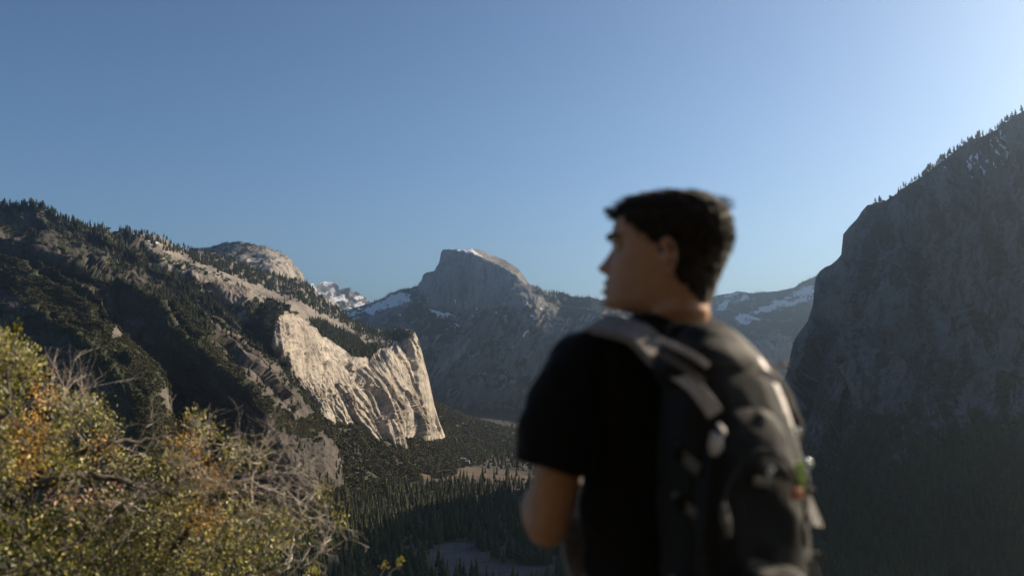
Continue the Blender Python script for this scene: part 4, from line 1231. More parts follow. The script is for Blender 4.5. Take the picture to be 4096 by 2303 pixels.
# --- neck, arms, hands, legs
body_parts = [head] + ear(-1) + ear(1)
nb = B(0, -.015, .06)
body_parts.append(loft([(B(0, -.01, .0), BR * .085, BF * .07), (B(0, -.012, .05), BR * .077, BF * .070), (Vector((HC.x * .35 + nb.x * .65, HC.y * .35 + nb.y * .65, .10)), BR * .063, BF * .062),
                        (HC + Vector((.008, -.005, -.10)), BR * .058, BF * .060), (HC + Vector((.008, 0, -.055)), BR * .052, BF * .056)], 32))
body_parts.append(loft([(B(0, 0, -.60), BR * .13, BF * .09), (B(0, 0, -.40), BR * .125, BF * .085), (B(0, 0, -.15), BR * .14, BF * .09), (B(0, -.005, .0), BR * .15, BF * .085), (B(0, -.01, .06), BR * .11, BF * .065)], 32))
ELL = B(-.265, .0, -.262); ELR = B(.20, .05, -.262)
for sd, el in ((-1, ELL), (1, ELR)):
    body_parts.append(limb([B(sd * (.175 if sd < 0 else .150), -.005, .015 - .01 * (sd > 0)), B(sd * (.228 if sd < 0 else .200), -.008, -.08), B((sd * .252) if sd < 0 else .208, -.008 + .02 * (sd > 0), -.18), el], [.050, .049, .043, .038], 24))
    body_parts.append(limb([el + BF * -.004, el + BF * .09 + BR * (-sd * .03) + Vector((0, 0, .030)), el + BF * .19 + BR * (-sd * .12) + Vector((0, 0, .055)), el + BF * .225 + BR * (-sd * .20) + Vector((0, 0, .06))], [.038, .043, .033, .025], 24, .9))
    w = el + BF * .225 + BR * (-sd * .20) + Vector((0, 0, .06))
    dr = (BR * -sd * .95 + BF * .15).normalized(); un = Vector((0, 0, 1)); nn = dr.cross(un)
    body_parts.append(limb([w, w + dr * .045, w + dr * .085], [.024, .037, .034], 16, .5, up=BF))
    for k in range(4):      # four bent fingers that close round the other arm
        off = un * (.030 - .019 * k) * .95
        r0 = w + dr * .075 + off
        L = (.034, .038, .036, .028)[k]
        body_parts.append(limb([r0, r0 + dr * L, r0 + dr * (L + .022) - BF * .016, r0 + dr * (L + .024) - BF * .038], [.0095, .0088, .008, .0068], 10))
    t0 = w + dr * .02 + un * .022
    body_parts.append(limb([t0, t0 + dr * .02 + un * .030 - BF * .006, t0 + dr * .045 + un * .042 - BF * .018], [.012, .011, .008], 10))
body = remesh_obj("body", body_parts, .0038, M_skin, None, 4); into(body, person)

# eyes and brows
for sd in (-1, 1):
    v, f = loft([(Hd(sd * .031, .101 + .010 * math.cos(a), .028 + .0), HR * max(.0115 * math.sin(a), .0006), Vector((0, 0, max(.0105 * math.sin(a), .0006)))) for a in np.linspace(0, math.pi, 9)], 16)
    into(link_mesh("eye", v, f, M_eye, smooth=True), person)
    br = limb([Hd(sd * .010, .1235, .0440), Hd(sd * .026, .121, .0500), Hd(sd * .044, .105, .0500), Hd(sd * .056, .089, .0440)], [.003, .0042, .0038, .002], 8, 1.0)
    into(link_mesh("eyebrow", br[0], br[1], M_hair, smooth=True), person)

# hair: a cap with clumps, then tapering locks over it
def hair_len(x, y, z, azim):
    """thickness of the hair over the skull"""
    front = max(0, math.cos(azim))
    side = abs(math.sin(azim))
    top = max(0, (z - .06) / .06)
    hairline = .088 if front > .75 else (.012 + .076 * max(0, (front - .05) / .7) ** .8 if front > .05 else (-.015 - .075 * max(0, -math.cos(azim)) ** .8))
    if z < hairline - .004: return -.004
    t = .006 + .005 * min(top, 1.0) 
    t *= 1 - .75 * sstep(.03, -.09, z)
    return t * float(sstep(hairline - .004, hairline + .01, z))
cap_v = []
cz = np.linspace(-.10, .1225, 64); CS = 110
for z in cz:
    fr, bk, w = np.interp(z, pz, pf), np.interp(z, pz, pb), np.interp(z, pz, pw)
    for i in range(CS):
        a = 2 * math.pi * i / CS
        s_, c_ = math.sin(a), math.cos(a)
        x_ = w * math.copysign(abs(s_) ** .92, s_); y_ = (fr if c_ > 0 else -bk) * math.copysign(abs(c_) ** .92, c_)
        if z < -.03 and c_ < -.2: pass
        t = hair_len(x_, y_, z, a)
        if t > 0: t += .004 * float(fbm(x_ * 60, y_ * 60, z * 60, 3, 300))
        n = Vector((x_ / max(w, .03), y_ / .11, max(0, (z - .05) * 14))).normalized()
        # swept-up front and the cowlick at the crown's back
        lift = .012 * max(0, c_) ** 2 * float(sstep(.08, .115, z))
        q = Vector((x_, y_, z)) + n * t + Vector((0, .008 * lift / .012, lift * .3))
        cap_v.append(Hd(*q))
cf = []
for r in range(len(cz) - 1):
    for i in range(CS):
        a, b = r * CS + i, r * CS + (i + 1) % CS
        cf.append((a, b, b + CS, a + CS))
cf.append(tuple((len(cz) - 1) * CS + i for i in range(CS)))
hair = link_mesh("hair", cap_v, cf, M_hair, smooth=True)
hr = random.Random(5)
lv, lf = [], []
def lock(p, d, L, w, curl):
    b = len(lv)
    s = d.cross(Vector((hr.gauss(0, 1), hr.gauss(0, 1), hr.gauss(0, 1)))).normalized() * w
    q = Vector(p); dd = d.normalized()
    for k in range(4):
        ww = (1, .85, .55, .08)[k]
        lv.append(tuple(q - s * ww)); lv.append(tuple(q + s * ww))
        q = q + dd * L / 3; dd = (dd + curl * .35).normalized()
    for k in range(3):
        lf.append((b + 2*k, b + 2*k + 1, b + 2*k + 3, b + 2*k + 2))
for i in range(11000):
    r, j = hr.randrange(len(cz)), hr.randrange(CS)
    z = cz[r]; a = 2 * math.pi * j / CS
    t = hair_len(0, 0, z, a)
    if t <= 0 and hr.random() > (.5 if hair_len(0, 0, z + .012, a) > 0 else 0): continue
    p = cap_v[r * CS + j]
    n = (p - Hd(0, 0, .02)).normalized()
    fwd = max(0, math.cos(a))
    if z > .085:
        d = n * .5 + HF * (.9 + .5 * fwd) + HR * hr.gauss(0, .3) + Vector((0, 0, .05)); L = hr.uniform(.014, .032)
    elif z > .02:
        d = n * .4 + Vector((0, 0, -.6)) - HF * .25 + HR * hr.gauss(0, .2); L = hr.uniform(.010, .020)
    else:
        d = n * .3 + Vector((0, 0, -1)); L = hr.uniform(.006, .012)
    lock(p - n * .006, d, L, hr.uniform(.0006, .0016), Vector((hr.gauss(0, .4), hr.gauss(0, .4), -.5)))
# fringe and cowlick
for i in range(110):
    p = Hd(hr.uniform(-.045, .045), .112, .094 + hr.uniform(-.004, .012))
    lock(p, HF * 1.0 + Vector((0, 0, hr.uniform(-.3, .35))) + HR * hr.gauss(0, .3), hr.uniform(.008, .018), .0016, Vector((0, 0, -.5)))
for i in range(90):
    p = Hd(hr.gauss(-.01, .015), -.092 + hr.gauss(0, .012), .098 + hr.gauss(0, .008))
    lock(p, -HF * 1.0 + Vector((0, 0, hr.uniform(.0, .5))) + HR * hr.gauss(0, .3), hr.uniform(.008, .020), .0016, Vector((0, 0, -.6)))
locks = link_mesh("hair_locks", [Vector(q) for q in lv], lf, M_hair, smooth=True)
into(hair, person)
locks.parent = hair; locks.matrix_parent_inverse = hair.matrix_world.inverted()
bpy.context.view_layer.update()
locks.matrix_parent_inverse = hair.matrix_world.inverted()

# t-shirt
def shirt_disp(co, no):
    q = co * 1.0
    f = .0045 * fbm(q[:, 0] * 9, q[:, 1] * 9, q[:, 2] * 7, 4, 310) + .012 * np.clip(ridged(q[:, 0] * 6 + q[:, 2] * 6, q[:, 1] * 6, q[:, 2] * 3, 2, 311) - .75, 0, 1)
    return f + .004
TI = Vector((0, 0, -.13))
sh = [loft([(B(0, 0, -.62), BR * .185, BF * .125), (B(0, 0, -.45), BR * .178, BF * .12), (B(0, 0, -.28), BR * .172, BF * .118), (B(0, 0, -.12), BR * .185, BF * .118), (B(0, -.005, -.02), BR * .205 + TI * .205, BF * .108),
            (B(0, -.012, .030), BR * .200 + TI * .20, BF * .092), (B(-.005, -.016, .062), BR * .170 + TI * .17, BF * .080), (B(-.006, -.018, .086), BR * .132 + TI * .132, BF * .074), (B(-.006, -.020, .108), BR * .100 + TI * .1, BF * .070), (B(-.004, -.020, .120), BR * .082 + TI * .08, BF * .066)], 40, power=2.25)]
for sd, el in ((-1, ELL), (1, ELR)):
    sh.append(limb([B(sd * .145, -.01, .034 - sd * .020), B(sd * (.198 if sd < 0 else .182), -.008, .006 - sd * .020), B(sd * (.234 if sd < 0 else .205), -.008, -.055 - sd * .012), B((sd * .258) if sd < 0 else .212, -.006 + .02 * (sd > 0), -.150)], [.046, .053, .057, .064], 28, 1.08, endflat=True))
shirt = remesh_obj("t_shirt", sh, .0055, M_shirt, None, 5, shirt_disp); into(shirt, person)
# collar
cv, cf2 = [], []
for k, (dz, rr) in enumerate(((.000, .083), (.012, .0775), (.017, .075), (.012, .072), (.0, .072))):
    for i in range(40):
        a = 2 * math.pi * i / 40
        c = B(-.003, -.020, .112 + dz - .010 * math.sin(a) + .006 * -math.cos(a))
        cv.append(c + BR * rr * math.sin(a) + BF * rr * .86 * math.cos(a))
for k in range(4):
    for i in range(40):
        a, b = k * 40 + i, k * 40 + (i + 1) % 40
        cf2.append((a, b, b + 40, a + 40))
into(link_mesh("collar", cv, cf2, M_shirt, smooth=True), person)
# trousers and boots
tr = [loft([(B(0, 0, -.88), BR * .17, BF * .12), (B(0, 0, -.75), BR * .185, BF * .13), (B(0, 0, -.56), BR * .17, BF * .12)], 32)]
for sd in (-1, 1):
    tr.append(limb([B(sd * .09, 0, -.72), B(sd * .10, .01, -.95), B(sd * .105, .0, -1.15), B(sd * .11, -.02, GZ + .09)], [.10, .085, .068, .062], 24))
into(remesh_obj("trousers", tr, .010, M_pants, None, 4, lambda co, no: .006 * fbm(co[:, 0] * 8, co[:, 1] * 8, co[:, 2] * 8, 3, 312)), person)
for sd in (-1, 1):
    v1 = limb([B(sd * .11, -.04, GZ + .06), B(sd * .112, .05, GZ + .05), B(sd * .118, .15, GZ + .038)], [.050, .046, .036], 18, .9)
    v2 = limb([B(sd * .11, -.02, GZ + .16), B(sd * .11, -.025, GZ + .06)], [.050, .052], 18)
    into(remesh_obj("boot", [v1, v2], .007, M_shoe, None, 3), person)

# --- backpack
pack = bpy.data.objects.new("backpack", None); COL.objects.link(pack)
PC = B(.004, -.192, -.240)
pack.location = PC
tag(pack, "black and grey backpack with straps worn on the back of the man", "backpack")
def PK(l, f, z): return PC + BR * l + BF * f + Vector((0, 0, z))
def pack_surface(hw, hd, hh, cx=0, cf_=0, cz_=0, e1=2.6, e2=3.2, nu=96, nv=80, wr=.006, seed=320, top=1.0, skew=0.0):
    u = np.linspace(-math.pi, math.pi, nu + 1)[:-1]; v = np.linspace(-math.pi / 2, math.pi / 2, nv)
    U, V = np.meshgrid(u, v)
    sg = lambda x, e: np.sign(x) * np.abs(x) ** (2 / e)
    X = hw * sg(np.cos(V), e2) * sg(np.sin(U), e1); Yv = hd * sg(np.cos(V), e2) * sg(np.cos(U), e1); Zv = hh * sg(np.sin(V), e2)
    taper = 1 - .16 * np.clip(Zv / hh, 0, 1) ** 2 * top
    X = X * taper + cx - skew * np.clip(Zv / hh, 0, 1) ** 2; Yv = Yv * taper + cf_; Zv = Zv + cz_
    w = wr * (fbm(X * 14, Yv * 14, Zv * 10, 4, seed) + 1.2 * np.clip(ridged(X * 9 + Zv * 6, Yv * 9, Zv * 9 - X * 4, 2, seed + 1) - .7, 0, 1))
    L = np.sqrt(X ** 2 + Yv ** 2 + Zv ** 2) + 1e-6
    X = X + X / L * w; Yv = Yv + Yv / L * w; Zv = Zv + Zv / L * w * .3
    P = np.array([list(PK(a, b, c)) for a, b, c in zip(X.ravel(), Yv.ravel(), Zv.ravel())])
    idx = np.arange(X.size).reshape(X.shape)
    nx_ = np.roll(idx, -1, 1)
    f = np.stack([idx[:-1], nx_[:-1], nx_[1:], idx[1:]], -1).reshape(-1, 4)
    fc = np.stack([X.ravel()[f].mean(1), Yv.ravel()[f].mean(1), Zv.ravel()[f].mean(1)], -1)
    return P, f, fc
def submesh(P, f, keep):
    g = f[keep]; used, inv = np.unique(g, return_inverse=True)
    return P[used], inv.reshape(-1, 4)
P_, f_, fc = pack_surface(.128, .092, .345, e2=2.25, top=.2, skew=.045)
side = (fc[:, 2] > .150) & (fc[:, 2] < .292) & (fc[:, 0] > .022 + (.292 - fc[:, 2]) * .42)  # grey area shaped and paled to the patch where sun strikes the pack
for nm, kk, mm in (("main_compartment", ~side, M_black_nylon), ("sunlit_side_panel", side, M_grey_nylon)):
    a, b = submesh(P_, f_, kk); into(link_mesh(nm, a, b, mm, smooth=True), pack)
# lid over the top, front pocket, small lower pocket, side pocket
P_, f_, fc = pack_surface(.096, .066, .060, -.046, .000, .268, 2.4, 2.0, 80, 40, .010, 330, 0)
into(link_mesh("lid", P_, f_, M_black_nylon, smooth=True), pack)
P_, f_, fc = pack_surface(.098, .042, .240, -.018, -.072, -.040, 2.8, 2.8, 80, 70, .005, 340, .6)
pocket = into(link_mesh("front_pocket", P_, f_, M_black_nylon, smooth=True), pack)
P_, f_, fc = pack_surface(.080, .030, .085, -.02, -.128, -.13, 2.8, 2.8, 60, 50, .004, 350, .6)
into(link_mesh("outer_pocket", P_, f_, M_black_nylon, smooth=True), pack)
P_, f_, fc = pack_surface(.026, .065, .10, .118, -.010, -.19, 2.4, 3, 50, 40, .006, 360, 0)
into(link_mesh("side_pocket", P_, f_, M_black_nylon, smooth=True), pack)
P_, f_, fc = pack_surface(.026, .065, .10, -.118, -.010, -.19, 2.4, 3, 50, 40, .006, 361, 0)
into(link_mesh("side_pocket", P_, f_, M_black_nylon, smooth=True), pack)

def ribbon(name, pts, width, thick, mat, root, wdir=None, smooth_=True):
    """webbing through points, width across wdir"""
    P = [Vector(p) for p in pts]
    Q = []
    n = len(P)
    for i in range(n - 1):
        p0, p1, p2, p3 = P[max(i-1,0)], P[i], P[i+1], P[min(i+2,n-1)]
        for k in range(6):
            t = k / 6
            Q.append(.5 * ((2*p1) + (p2-p0)*t + (2*p0-5*p1+4*p2-p3)*t*t + (3*p1-p0-3*p2+p3)*t**3))
    Q.append(P[-1])
    v, f = [], []
    for i, q in enumerate(Q):
        d = (Q[min(i+1, len(Q)-1)] - Q[max(i-1, 0)]).normalized()
        w = Vector(wdir) if wdir is not None else Vector((0, 0, 1))
        w = (w - d * w.dot(d)).normalized(); nn = d.cross(w)
        for a, b in ((-1, -1), (1, -1), (1, 1), (-1, 1)):
            v.append(q + w * a * width / 2 + nn * b * thick / 2)
    for i in range(len(Q) - 1):
        for j in range(4):
            a, b = i * 4 + j, i * 4 + (j + 1) % 4
            f.append((a, b, b + 4, a + 4))
    f.append((3, 2, 1, 0)); m_ = (len(Q) - 1) * 4; f.append((m_, m_ + 1, m_ + 2, m_ + 3))
    o = link_mesh(name, v, f, mat)
    o.data.polygons.foreach_set("use_smooth", np.zeros(len(o.data.polygons), bool))
    bv = o.modifiers.new("b", 'BEVEL'); bv.width = min(thick, width) * .3; bv.segments = 2
    return into(o, root)
# shoulder straps: from the pack's top over each shoulder, down the chest and back under the arm
for sd in (-1, 1):
    ribbon("shoulder_strap", [B(sd * (.035 + .045 * (sd < 0)), -.150, .020), B(sd * (.062 + .045 * (sd < 0)), -.135, .050), B(sd * (.098 + .030 * (sd < 0)), -.108, .070 - sd * .014 - .012 * (sd > 0)), B(sd * (.135 + .022 * (sd < 0)), -.062, .084 - sd * .018 - .02 * (sd > 0)), B(sd * (.152 + .014 * (sd < 0)), -.005, .086 - sd * .020 - .02 * (sd > 0)), B(sd * .150, .055, .060 - sd * .01), B(sd * .130, .105, .0), B(sd * .128, .135, -.10), B(sd * .150, .125, -.22), B(sd * .178, .04, -.34), B(sd * .16, -.10, -.42)],
           .068, .016, M_strap if sd < 0 else M_black_nylon, pack, wdir=BR * -sd * .77 + BF * .43 + Vector((0, 0, .40)))
ribbon("haul_loop", [PK(-.085, .07, .30), PK(-.080, .072, .342), PK(-.030, .072, .342), PK(-.025, .07, .31)], .018, .004, M_black_nylon, pack, wdir=BF)
# webbing and buckles
webs = [([(-.118,.02,.16),(-.126,-.03,.13),(-.112,-.075,.10)], .020), ([(-.120,.02,.07),(-.128,-.03,.05),(-.108,-.09,.02)], .018), ([(-.122,.02,-.07),(-.130,-.03,-.09),(-.105,-.095,-.11)], .018),
        ([(.110,.03,.13),(.124,-.02,.06),(.108,-.085,.0)], .020), ([(.118,.03,.02),(.130,-.02,-.05),(.098,-.105,-.10)], .018), ([(.122,.03,-.10),(.136,-.03,-.14),(.09,-.115,-.17)], .020),
        ([(.05,-.135,-.04),(.085,-.13,-.12),(.10,-.11,-.22)], .014), 
        ([(.116,.0,-.08),(.132,-.03,-.13),(.122,-.05,-.20),(.112,-.03,-.26)], .016), ([(-.02,-.155,-.06),(-.02,-.165,-.13),(-.02,-.155,-.20)], .018)]
for pts, wd in webs:
    ribbon("compression_strap", [PK(*p) for p in pts], wd, .003, M_web, pack, wdir=Vector((0, 0, 1)) if abs(pts[0][2] - pts[-1][2]) < .13 else BR)
def block(name, c, sx, sy, sz, mat, root, rot=0.0):
    v, f = boxgeo(0, 0, 0, sx, sy, sz)
    R = Matrix.Rotation(rot, 3, BF)
    v = [c + R @ (BR * a + BF * b + Vector((0, 0, cc))) for a, b, cc in v]
    o = link_mesh(name, v, f, mat); bv = o.modifiers.new("b", 'BEVEL'); bv.width = min(sx, sy, sz) * .3; bv.segments = 3
    return into(o, root)
for c, r_a in (((-.128, -.04, .125), .3), ((-.130, -.045, .045), -.2), ((.128, -.03, .05), .4), ((.130, -.035, -.06), .2), ((.124, -.05, -.145), .1), ):
    block("buckle", PK(*c), .030, .010, .024, M_rubber, pack, r_a)
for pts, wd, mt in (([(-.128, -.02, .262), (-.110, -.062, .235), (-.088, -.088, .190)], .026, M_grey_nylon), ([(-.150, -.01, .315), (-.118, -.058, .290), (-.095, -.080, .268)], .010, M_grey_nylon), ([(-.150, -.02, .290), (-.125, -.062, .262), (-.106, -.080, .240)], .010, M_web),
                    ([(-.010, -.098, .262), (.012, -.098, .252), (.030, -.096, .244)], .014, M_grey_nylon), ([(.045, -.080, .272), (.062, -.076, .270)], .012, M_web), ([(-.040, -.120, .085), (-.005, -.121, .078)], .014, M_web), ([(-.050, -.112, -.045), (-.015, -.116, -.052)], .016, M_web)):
    ribbon("webbing_sun_fleck", [PK(*p) for p in pts], wd, .004, mt, pack, wdir=Vector((0, 0, 1)) * .8 + BR * .4)  # pale strips imitating sun flecks, among lifter straps and logo patches
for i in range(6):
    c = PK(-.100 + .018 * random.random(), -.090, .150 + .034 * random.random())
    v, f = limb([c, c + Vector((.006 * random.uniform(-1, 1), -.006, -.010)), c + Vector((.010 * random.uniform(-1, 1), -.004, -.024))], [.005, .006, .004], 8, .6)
    into(link_mesh("cord_end_sun_fleck", v, f, M_grey_nylon, smooth=True), pack)  # pale drops imitate sunlit spots on the pack's left edge
# zips with pulls
def zip_arc(cx, cf_, cz_, hw, hh):
    pts = [PK(cx + hw * math.cos(a), cf_ - .004 * math.sin(a), cz_ + hh * math.sin(a)) for a in np.linspace(-.2, math.pi + .2, 14)]
    v, f = limb(pts, [.0032] * len(pts), 6)
    into(link_mesh("zip", v, f, M_rubber, smooth=True), pack)
zip_arc(-.022, -.118, .015, .080, .118); zip_arc(-.02, -.153, -.115, .062, .055)
for c in ((-.096, -.118, .06), (-.090, -.118, .045), (.055, -.118, .02), (-.02, -.16, -.06), (.066, -.11, .10), (.045, -.15, -.10)):
    v, f = limb([PK(*c), PK(c[0] - .004, c[1] - .006, c[2] - .020), PK(c[0] - .003, c[1] - .006, c[2] - .040)], [.003, .0055, .005], 8, .5)
    into(link_mesh("zip_pull", v, f, M_web, smooth=True), pack)
block("lime_tag", PK(.050, -.117, .088), .018, .004, .046, M_lime, pack, .05)
block("orange_toggle", PK(.040, -.121, .062), .018, .012, .018, M_orange, pack)
def ring_at(c, r, t, mat):
    pts = [c + BR * (r * math.cos(a)) + Vector((0, 0, r * math.sin(a))) for a in np.linspace(0, 2 * math.pi * .98, 14)]
    v, f = limb(pts, [t] * len(pts), 8)
    into(link_mesh("metal_ring", v, f, mat, smooth=True), pack)
ring_at(PK(.068, -.112, .106), .008, .0022, M_metal); ring_at(PK(.045, -.118, .16), .006, .0015, M_metal); ring_at(PK(-.010, -.122, .10), .006, .0015, M_metal)
for i in range(9):
    c = PK(.098 + .022 * random.random(), -.06 - .05 * random.random(), -.10 - .16 * random.random())
    v, f = limb([c, c + Vector((.008 * random.uniform(-1, 1), -.008, -.012)), c + Vector((.014 * random.uniform(-1, 1), -.004, -.030))], [.005, .006, .004], 8, .6)
    into(link_mesh("cord_end_sun_fleck", v, f, M_web, smooth=True), pack)
# ------------------------------------------------------------------ the oak bush in the near left corner
def bush_leaf_mat():
    m, nt, p = mat_new("oak_bush_leaf")
    a = N_(nt, "ShaderNodeAttribute", attribute_name="tint")
    oi = N_(nt, "ShaderNodeObjectInfo")
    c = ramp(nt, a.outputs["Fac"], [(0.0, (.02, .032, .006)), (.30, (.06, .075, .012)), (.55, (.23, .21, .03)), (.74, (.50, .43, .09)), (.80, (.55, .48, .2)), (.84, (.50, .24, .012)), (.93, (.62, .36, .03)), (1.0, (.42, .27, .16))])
    nt.links.new(c, p.inputs["Base Color"])
    p.inputs["Roughness"].default_value = .42; p.inputs["Specular IOR Level"].default_value = .55
    tr = N_(nt, "ShaderNodeBsdfTranslucent"); nt.links.new(c, tr.inputs[0])
    mx = N_(nt, "ShaderNodeMixShader"); mx.inputs[0].default_value = .33
    out = [n for n in nt.nodes if n.type == 'OUTPUT_MATERIAL'][0]
    nt.links.new(p.outputs[0], mx.inputs[1]); nt.links.new(tr.outputs[0], mx.inputs[2]); nt.links.new(mx.outputs[0], out.inputs[0])
    return m
M_leaf = bush_leaf_mat()
def twig_mat(name, a, b):
    m, nt, p = mat_new(name)
    nt.links.new(ramp(nt, noise(nt, scaled_pos(nt, 25, 25, 25), 5, .7), [(.35, a), (.65, b)]), p.inputs["Base Color"])
    p.inputs["Roughness"].default_value = .8
    return m
M_twig = twig_mat("bleached_twig", (.34, .28, .23), (.72, .64, .55))
M_branch = twig_mat("grey_brown_bark", (.05, .04, .032), (.15, .12, .10))
R = np.random.default_rng(77)
rb = random.Random(78)

BUSH = [(-160,1240),(0,1315),(60,1345),(110,1375),(155,1440),(195,1515),(150,1560),(250,1575),(330,1600),(420,1600),(475,1690),(480,1760),(470,1830),(560,1850),(650,1800),(690,1690),(760,1650),(860,1700),(970,1760),(990,1850),(960,1950),(1060,2020),(1180,2060),(1240,2100),(1140,2200),(1070,2330),(1000,2480),(-160,2480)]
def depth_at(px, py):
    return 6.3 - .9 * np.clip((500 - px) / 500, 0, 1.3) * 1.0 - .5 * np.clip((py - 1700) / 600, 0, 1)
def point_grid(n, poly, dz):
    out = []
    while len(out) < n:
        px = R.uniform(-160, 1300, 4 * n); py = R.uniform(1240, 2480, 4 * n)
        k = in_poly(px, py, poly, 1.0) > .5
        h = fbm(px / 75, py / 60, 0, 3, 400)
        k &= (R.random(len(px)) < np.where(px > 900, .5, 1)) & (h > -.06 + .15 * np.sin(px / 70.0) * np.sin(py / 60.0))
        for a, b in zip(px[k], py[k]):
            out.append((a, b))
            if len(out) >= n: break
    a = np.array(out)
    d = depth_at(a[:, 0], a[:, 1]) + R.uniform(-dz, dz, n)
    rx, rz = ray(a[:, 0], a[:, 1])
    return np.stack([rx * d, d, rz * d], -1), a
PTS, PIX = point_grid(3900, BUSH, .75)

def path(pxs, d0=None):
    return [at(px, py, (float(depth_at(px, py)) if d is None else d)) for px, py, d in pxs]
LIMBS = [   # (points, radius at start, radius at end, bleached)
    (path([(-120,2700,5.9),(-60,2250,5.6),(120,1960,5.4),(260,1830,5.4),(450,1775,5.5),(640,1745,5.7),(800,1700,5.8)]), .030, .005, 0),
    (path([(-200,2600,5.7),(-50,2130,5.3),(200,1930,5.2),(420,1905,5.3),(600,1960,5.5),(760,1990,5.6),(900,1960,5.7),(1000,1880,5.8)]), .028, .004, 0),
    (path([(60,2800,6.2),(120,2330,5.7),(300,2190,5.6),(450,2060,5.7),(620,1960,5.9),(760,1890,6.0)]), .050, .010, 0),
    (path([(420,2800,6.2),(600,2350,5.8),(760,2110,5.7),(850,1990,5.7),(960,1965,5.8),(1070,1985,5.9)]), .034, .006, 0),
    (path([(900,2700,6.2),(1060,2320,5.7),(1150,2260,5.7),(1180,2130,5.8),(1240,2000,5.9),(1290,1955,6.0)]), .016, .003, 1),
    (path([(700,2500,5.9),(900,2110,5.6),(1000,2040,5.6),(1010,1930,5.7),(1040,1830,5.7),(1072,1780,5.7)]), .014, .003, 1),
    (path([(800,1985,5.6),(960,1925,5.6),(1100,1960,5.7),(1200,2010,5.8),(1295,2075,5.8)]), .008, .002, 1),
    (path([(-200,2300,5.0),(-60,1900,4.9),(20,1650,4.9),(40,1480,4.9),(70,1320,4.9)]), .020, .003, 0),
    (path([(250,2500,5.9),(330,2150,5.7),(380,1900,5.7),(430,1760,5.8),(470,1690,5.9)]), .020, .003, 0),
    (path([(500,2500,6.0),(640,2150,5.9),(720,1900,6.0),(760,1760,6.0),(770,1660,6.0)]), .018, .003, 0),
    (path([(100,2400,5.4),(220,2080,5.3),(420,2010,5.3),(560,2030,5.4),(700,2100,5.5)]), .018, .003, 1),
    (path([(880,2520,5.9),(1000,2300,5.7),(1080,2180,5.7),(1180,2090,5.7),(1330,2060,5.9)]), .012, .002, 1),
    (path([(170,1760,5.5),(240,1620,5.5),(262,1580,5.5),(280,1500,5.5)]), .005, .0015, 1),
    (path([(190,1640,5.5),(206,1560,5.5),(214,1510,5.5),(205,1478,5.5)]), .004, .0015, 1),
    (path([(250,1760,5.5),(325,1650,5.5),(338,1590,5.5),(337,1550,5.5)]), .004, .0015, 1),
    (path([(240,1720,5.4),(285,1650,5.4),(288,1610,5.4),(268,1573,5.4)]), .004, .0015, 1),
    (path([(480,1960,5.8),(540,1800,5.8),(585,1700,5.8),(590,1690,5.8)]), .008, .003, 0),
    (path([(700,1860,5.6),(850,1795,5.6),(940,1775,5.6),(1040,1830,5.7),(1180,1870,5.8)]), .006, .0015, 1),
    (path([(680,1830,5.6),(860,1780,5.6),(960,1800,5.7),(1060,1800,5.8)]), .005, .0015, 1),
    (path([(900,1950,5.6),(1060,1895,5.7),(1230,1897,5.9)]), .004, .0012, 1),
    (path([(760,2060,5.6),(900,2080,5.6),(980,2080,5.6),(1030,2050,5.6),(1130,2060,5.7)]), .009, .002, 1),
    (path([(1020,2560,6.0),(1130,2320,5.8),(1250,2240,5.8),(1320,2150,5.9),(1370,2060,6.0)]), .010, .002, 1),
]
def tube_np(P, r0, r1, seg=5):
    v, f = [], []
    n = len(P); ref = None
    for i, q in enumerate(P):
        d = (P[min(i+1, n-1)] - P[max(i-1, 0)]).normalized()
        if ref is None: ref = d.orthogonal()
        u = (ref - d * ref.dot(d)).normalized(); ref = u; w = d.cross(u)
        r = r0 + (r1 - r0) * i / (n - 1)
        for k in range(seg):
            a = 2 * math.pi * k / seg
            v.append(q + (u * math.cos(a) + w * math.sin(a)) * r)
    for i in range(n - 1):
        for k in range(seg):
            a, b = i * seg + k, i * seg + (k + 1) % seg
            f.append((a, b, b + seg, a + seg))
    return v, f
def smooth_path(P, sub=8, wob=.01):
    Q = []; n = len(P)
    for i in range(n - 1):
        p0, p1, p2, p3 = P[max(i-1,0)], P[i], P[i+1], P[min(i+2,n-1)]
        for k in range(sub):
            t = k / sub
            q = .5 * ((2*p1) + (p2-p0)*t + (2*p0-5*p1+4*p2-p3)*t*t + (3*p1-p0-3*p2+p3)*t**3)
            Q.append(q + Vector((rb.gauss(0, wob), rb.gauss(0, wob), rb.gauss(0, wob))))
    Q.append(P[-1]); return Q

bx_, by_ = -1.5, 6.1
bush = bpy.data.objects.new("oak_bush", None); COL.objects.link(bush)
bush.location = (bx_, by_, float(ground_z(bx_, by_)))
tag(bush, "sunlit evergreen oak bush with yellow-green and orange leaves and bare grey twigs", "bush")
nodes, nrad = [], []
limb_paths = []
for pts, r0, r1, bl in LIMBS:
    Q = smooth_path(pts, 8, .008 if r0 < .02 else .012)
    limb_paths.append((Q, r0, r1, bl))
    if bl: r0, r1 = r0 * .7, r1 * .7
    v, f = tube_np(Q, r0, r1, 8 if r0 > .01 else 6)
    into(link_mesh("branch", v, f, M_twig if bl else M_branch, smooth=True), bush)
    for i, q in enumerate(Q): nodes.append(q)
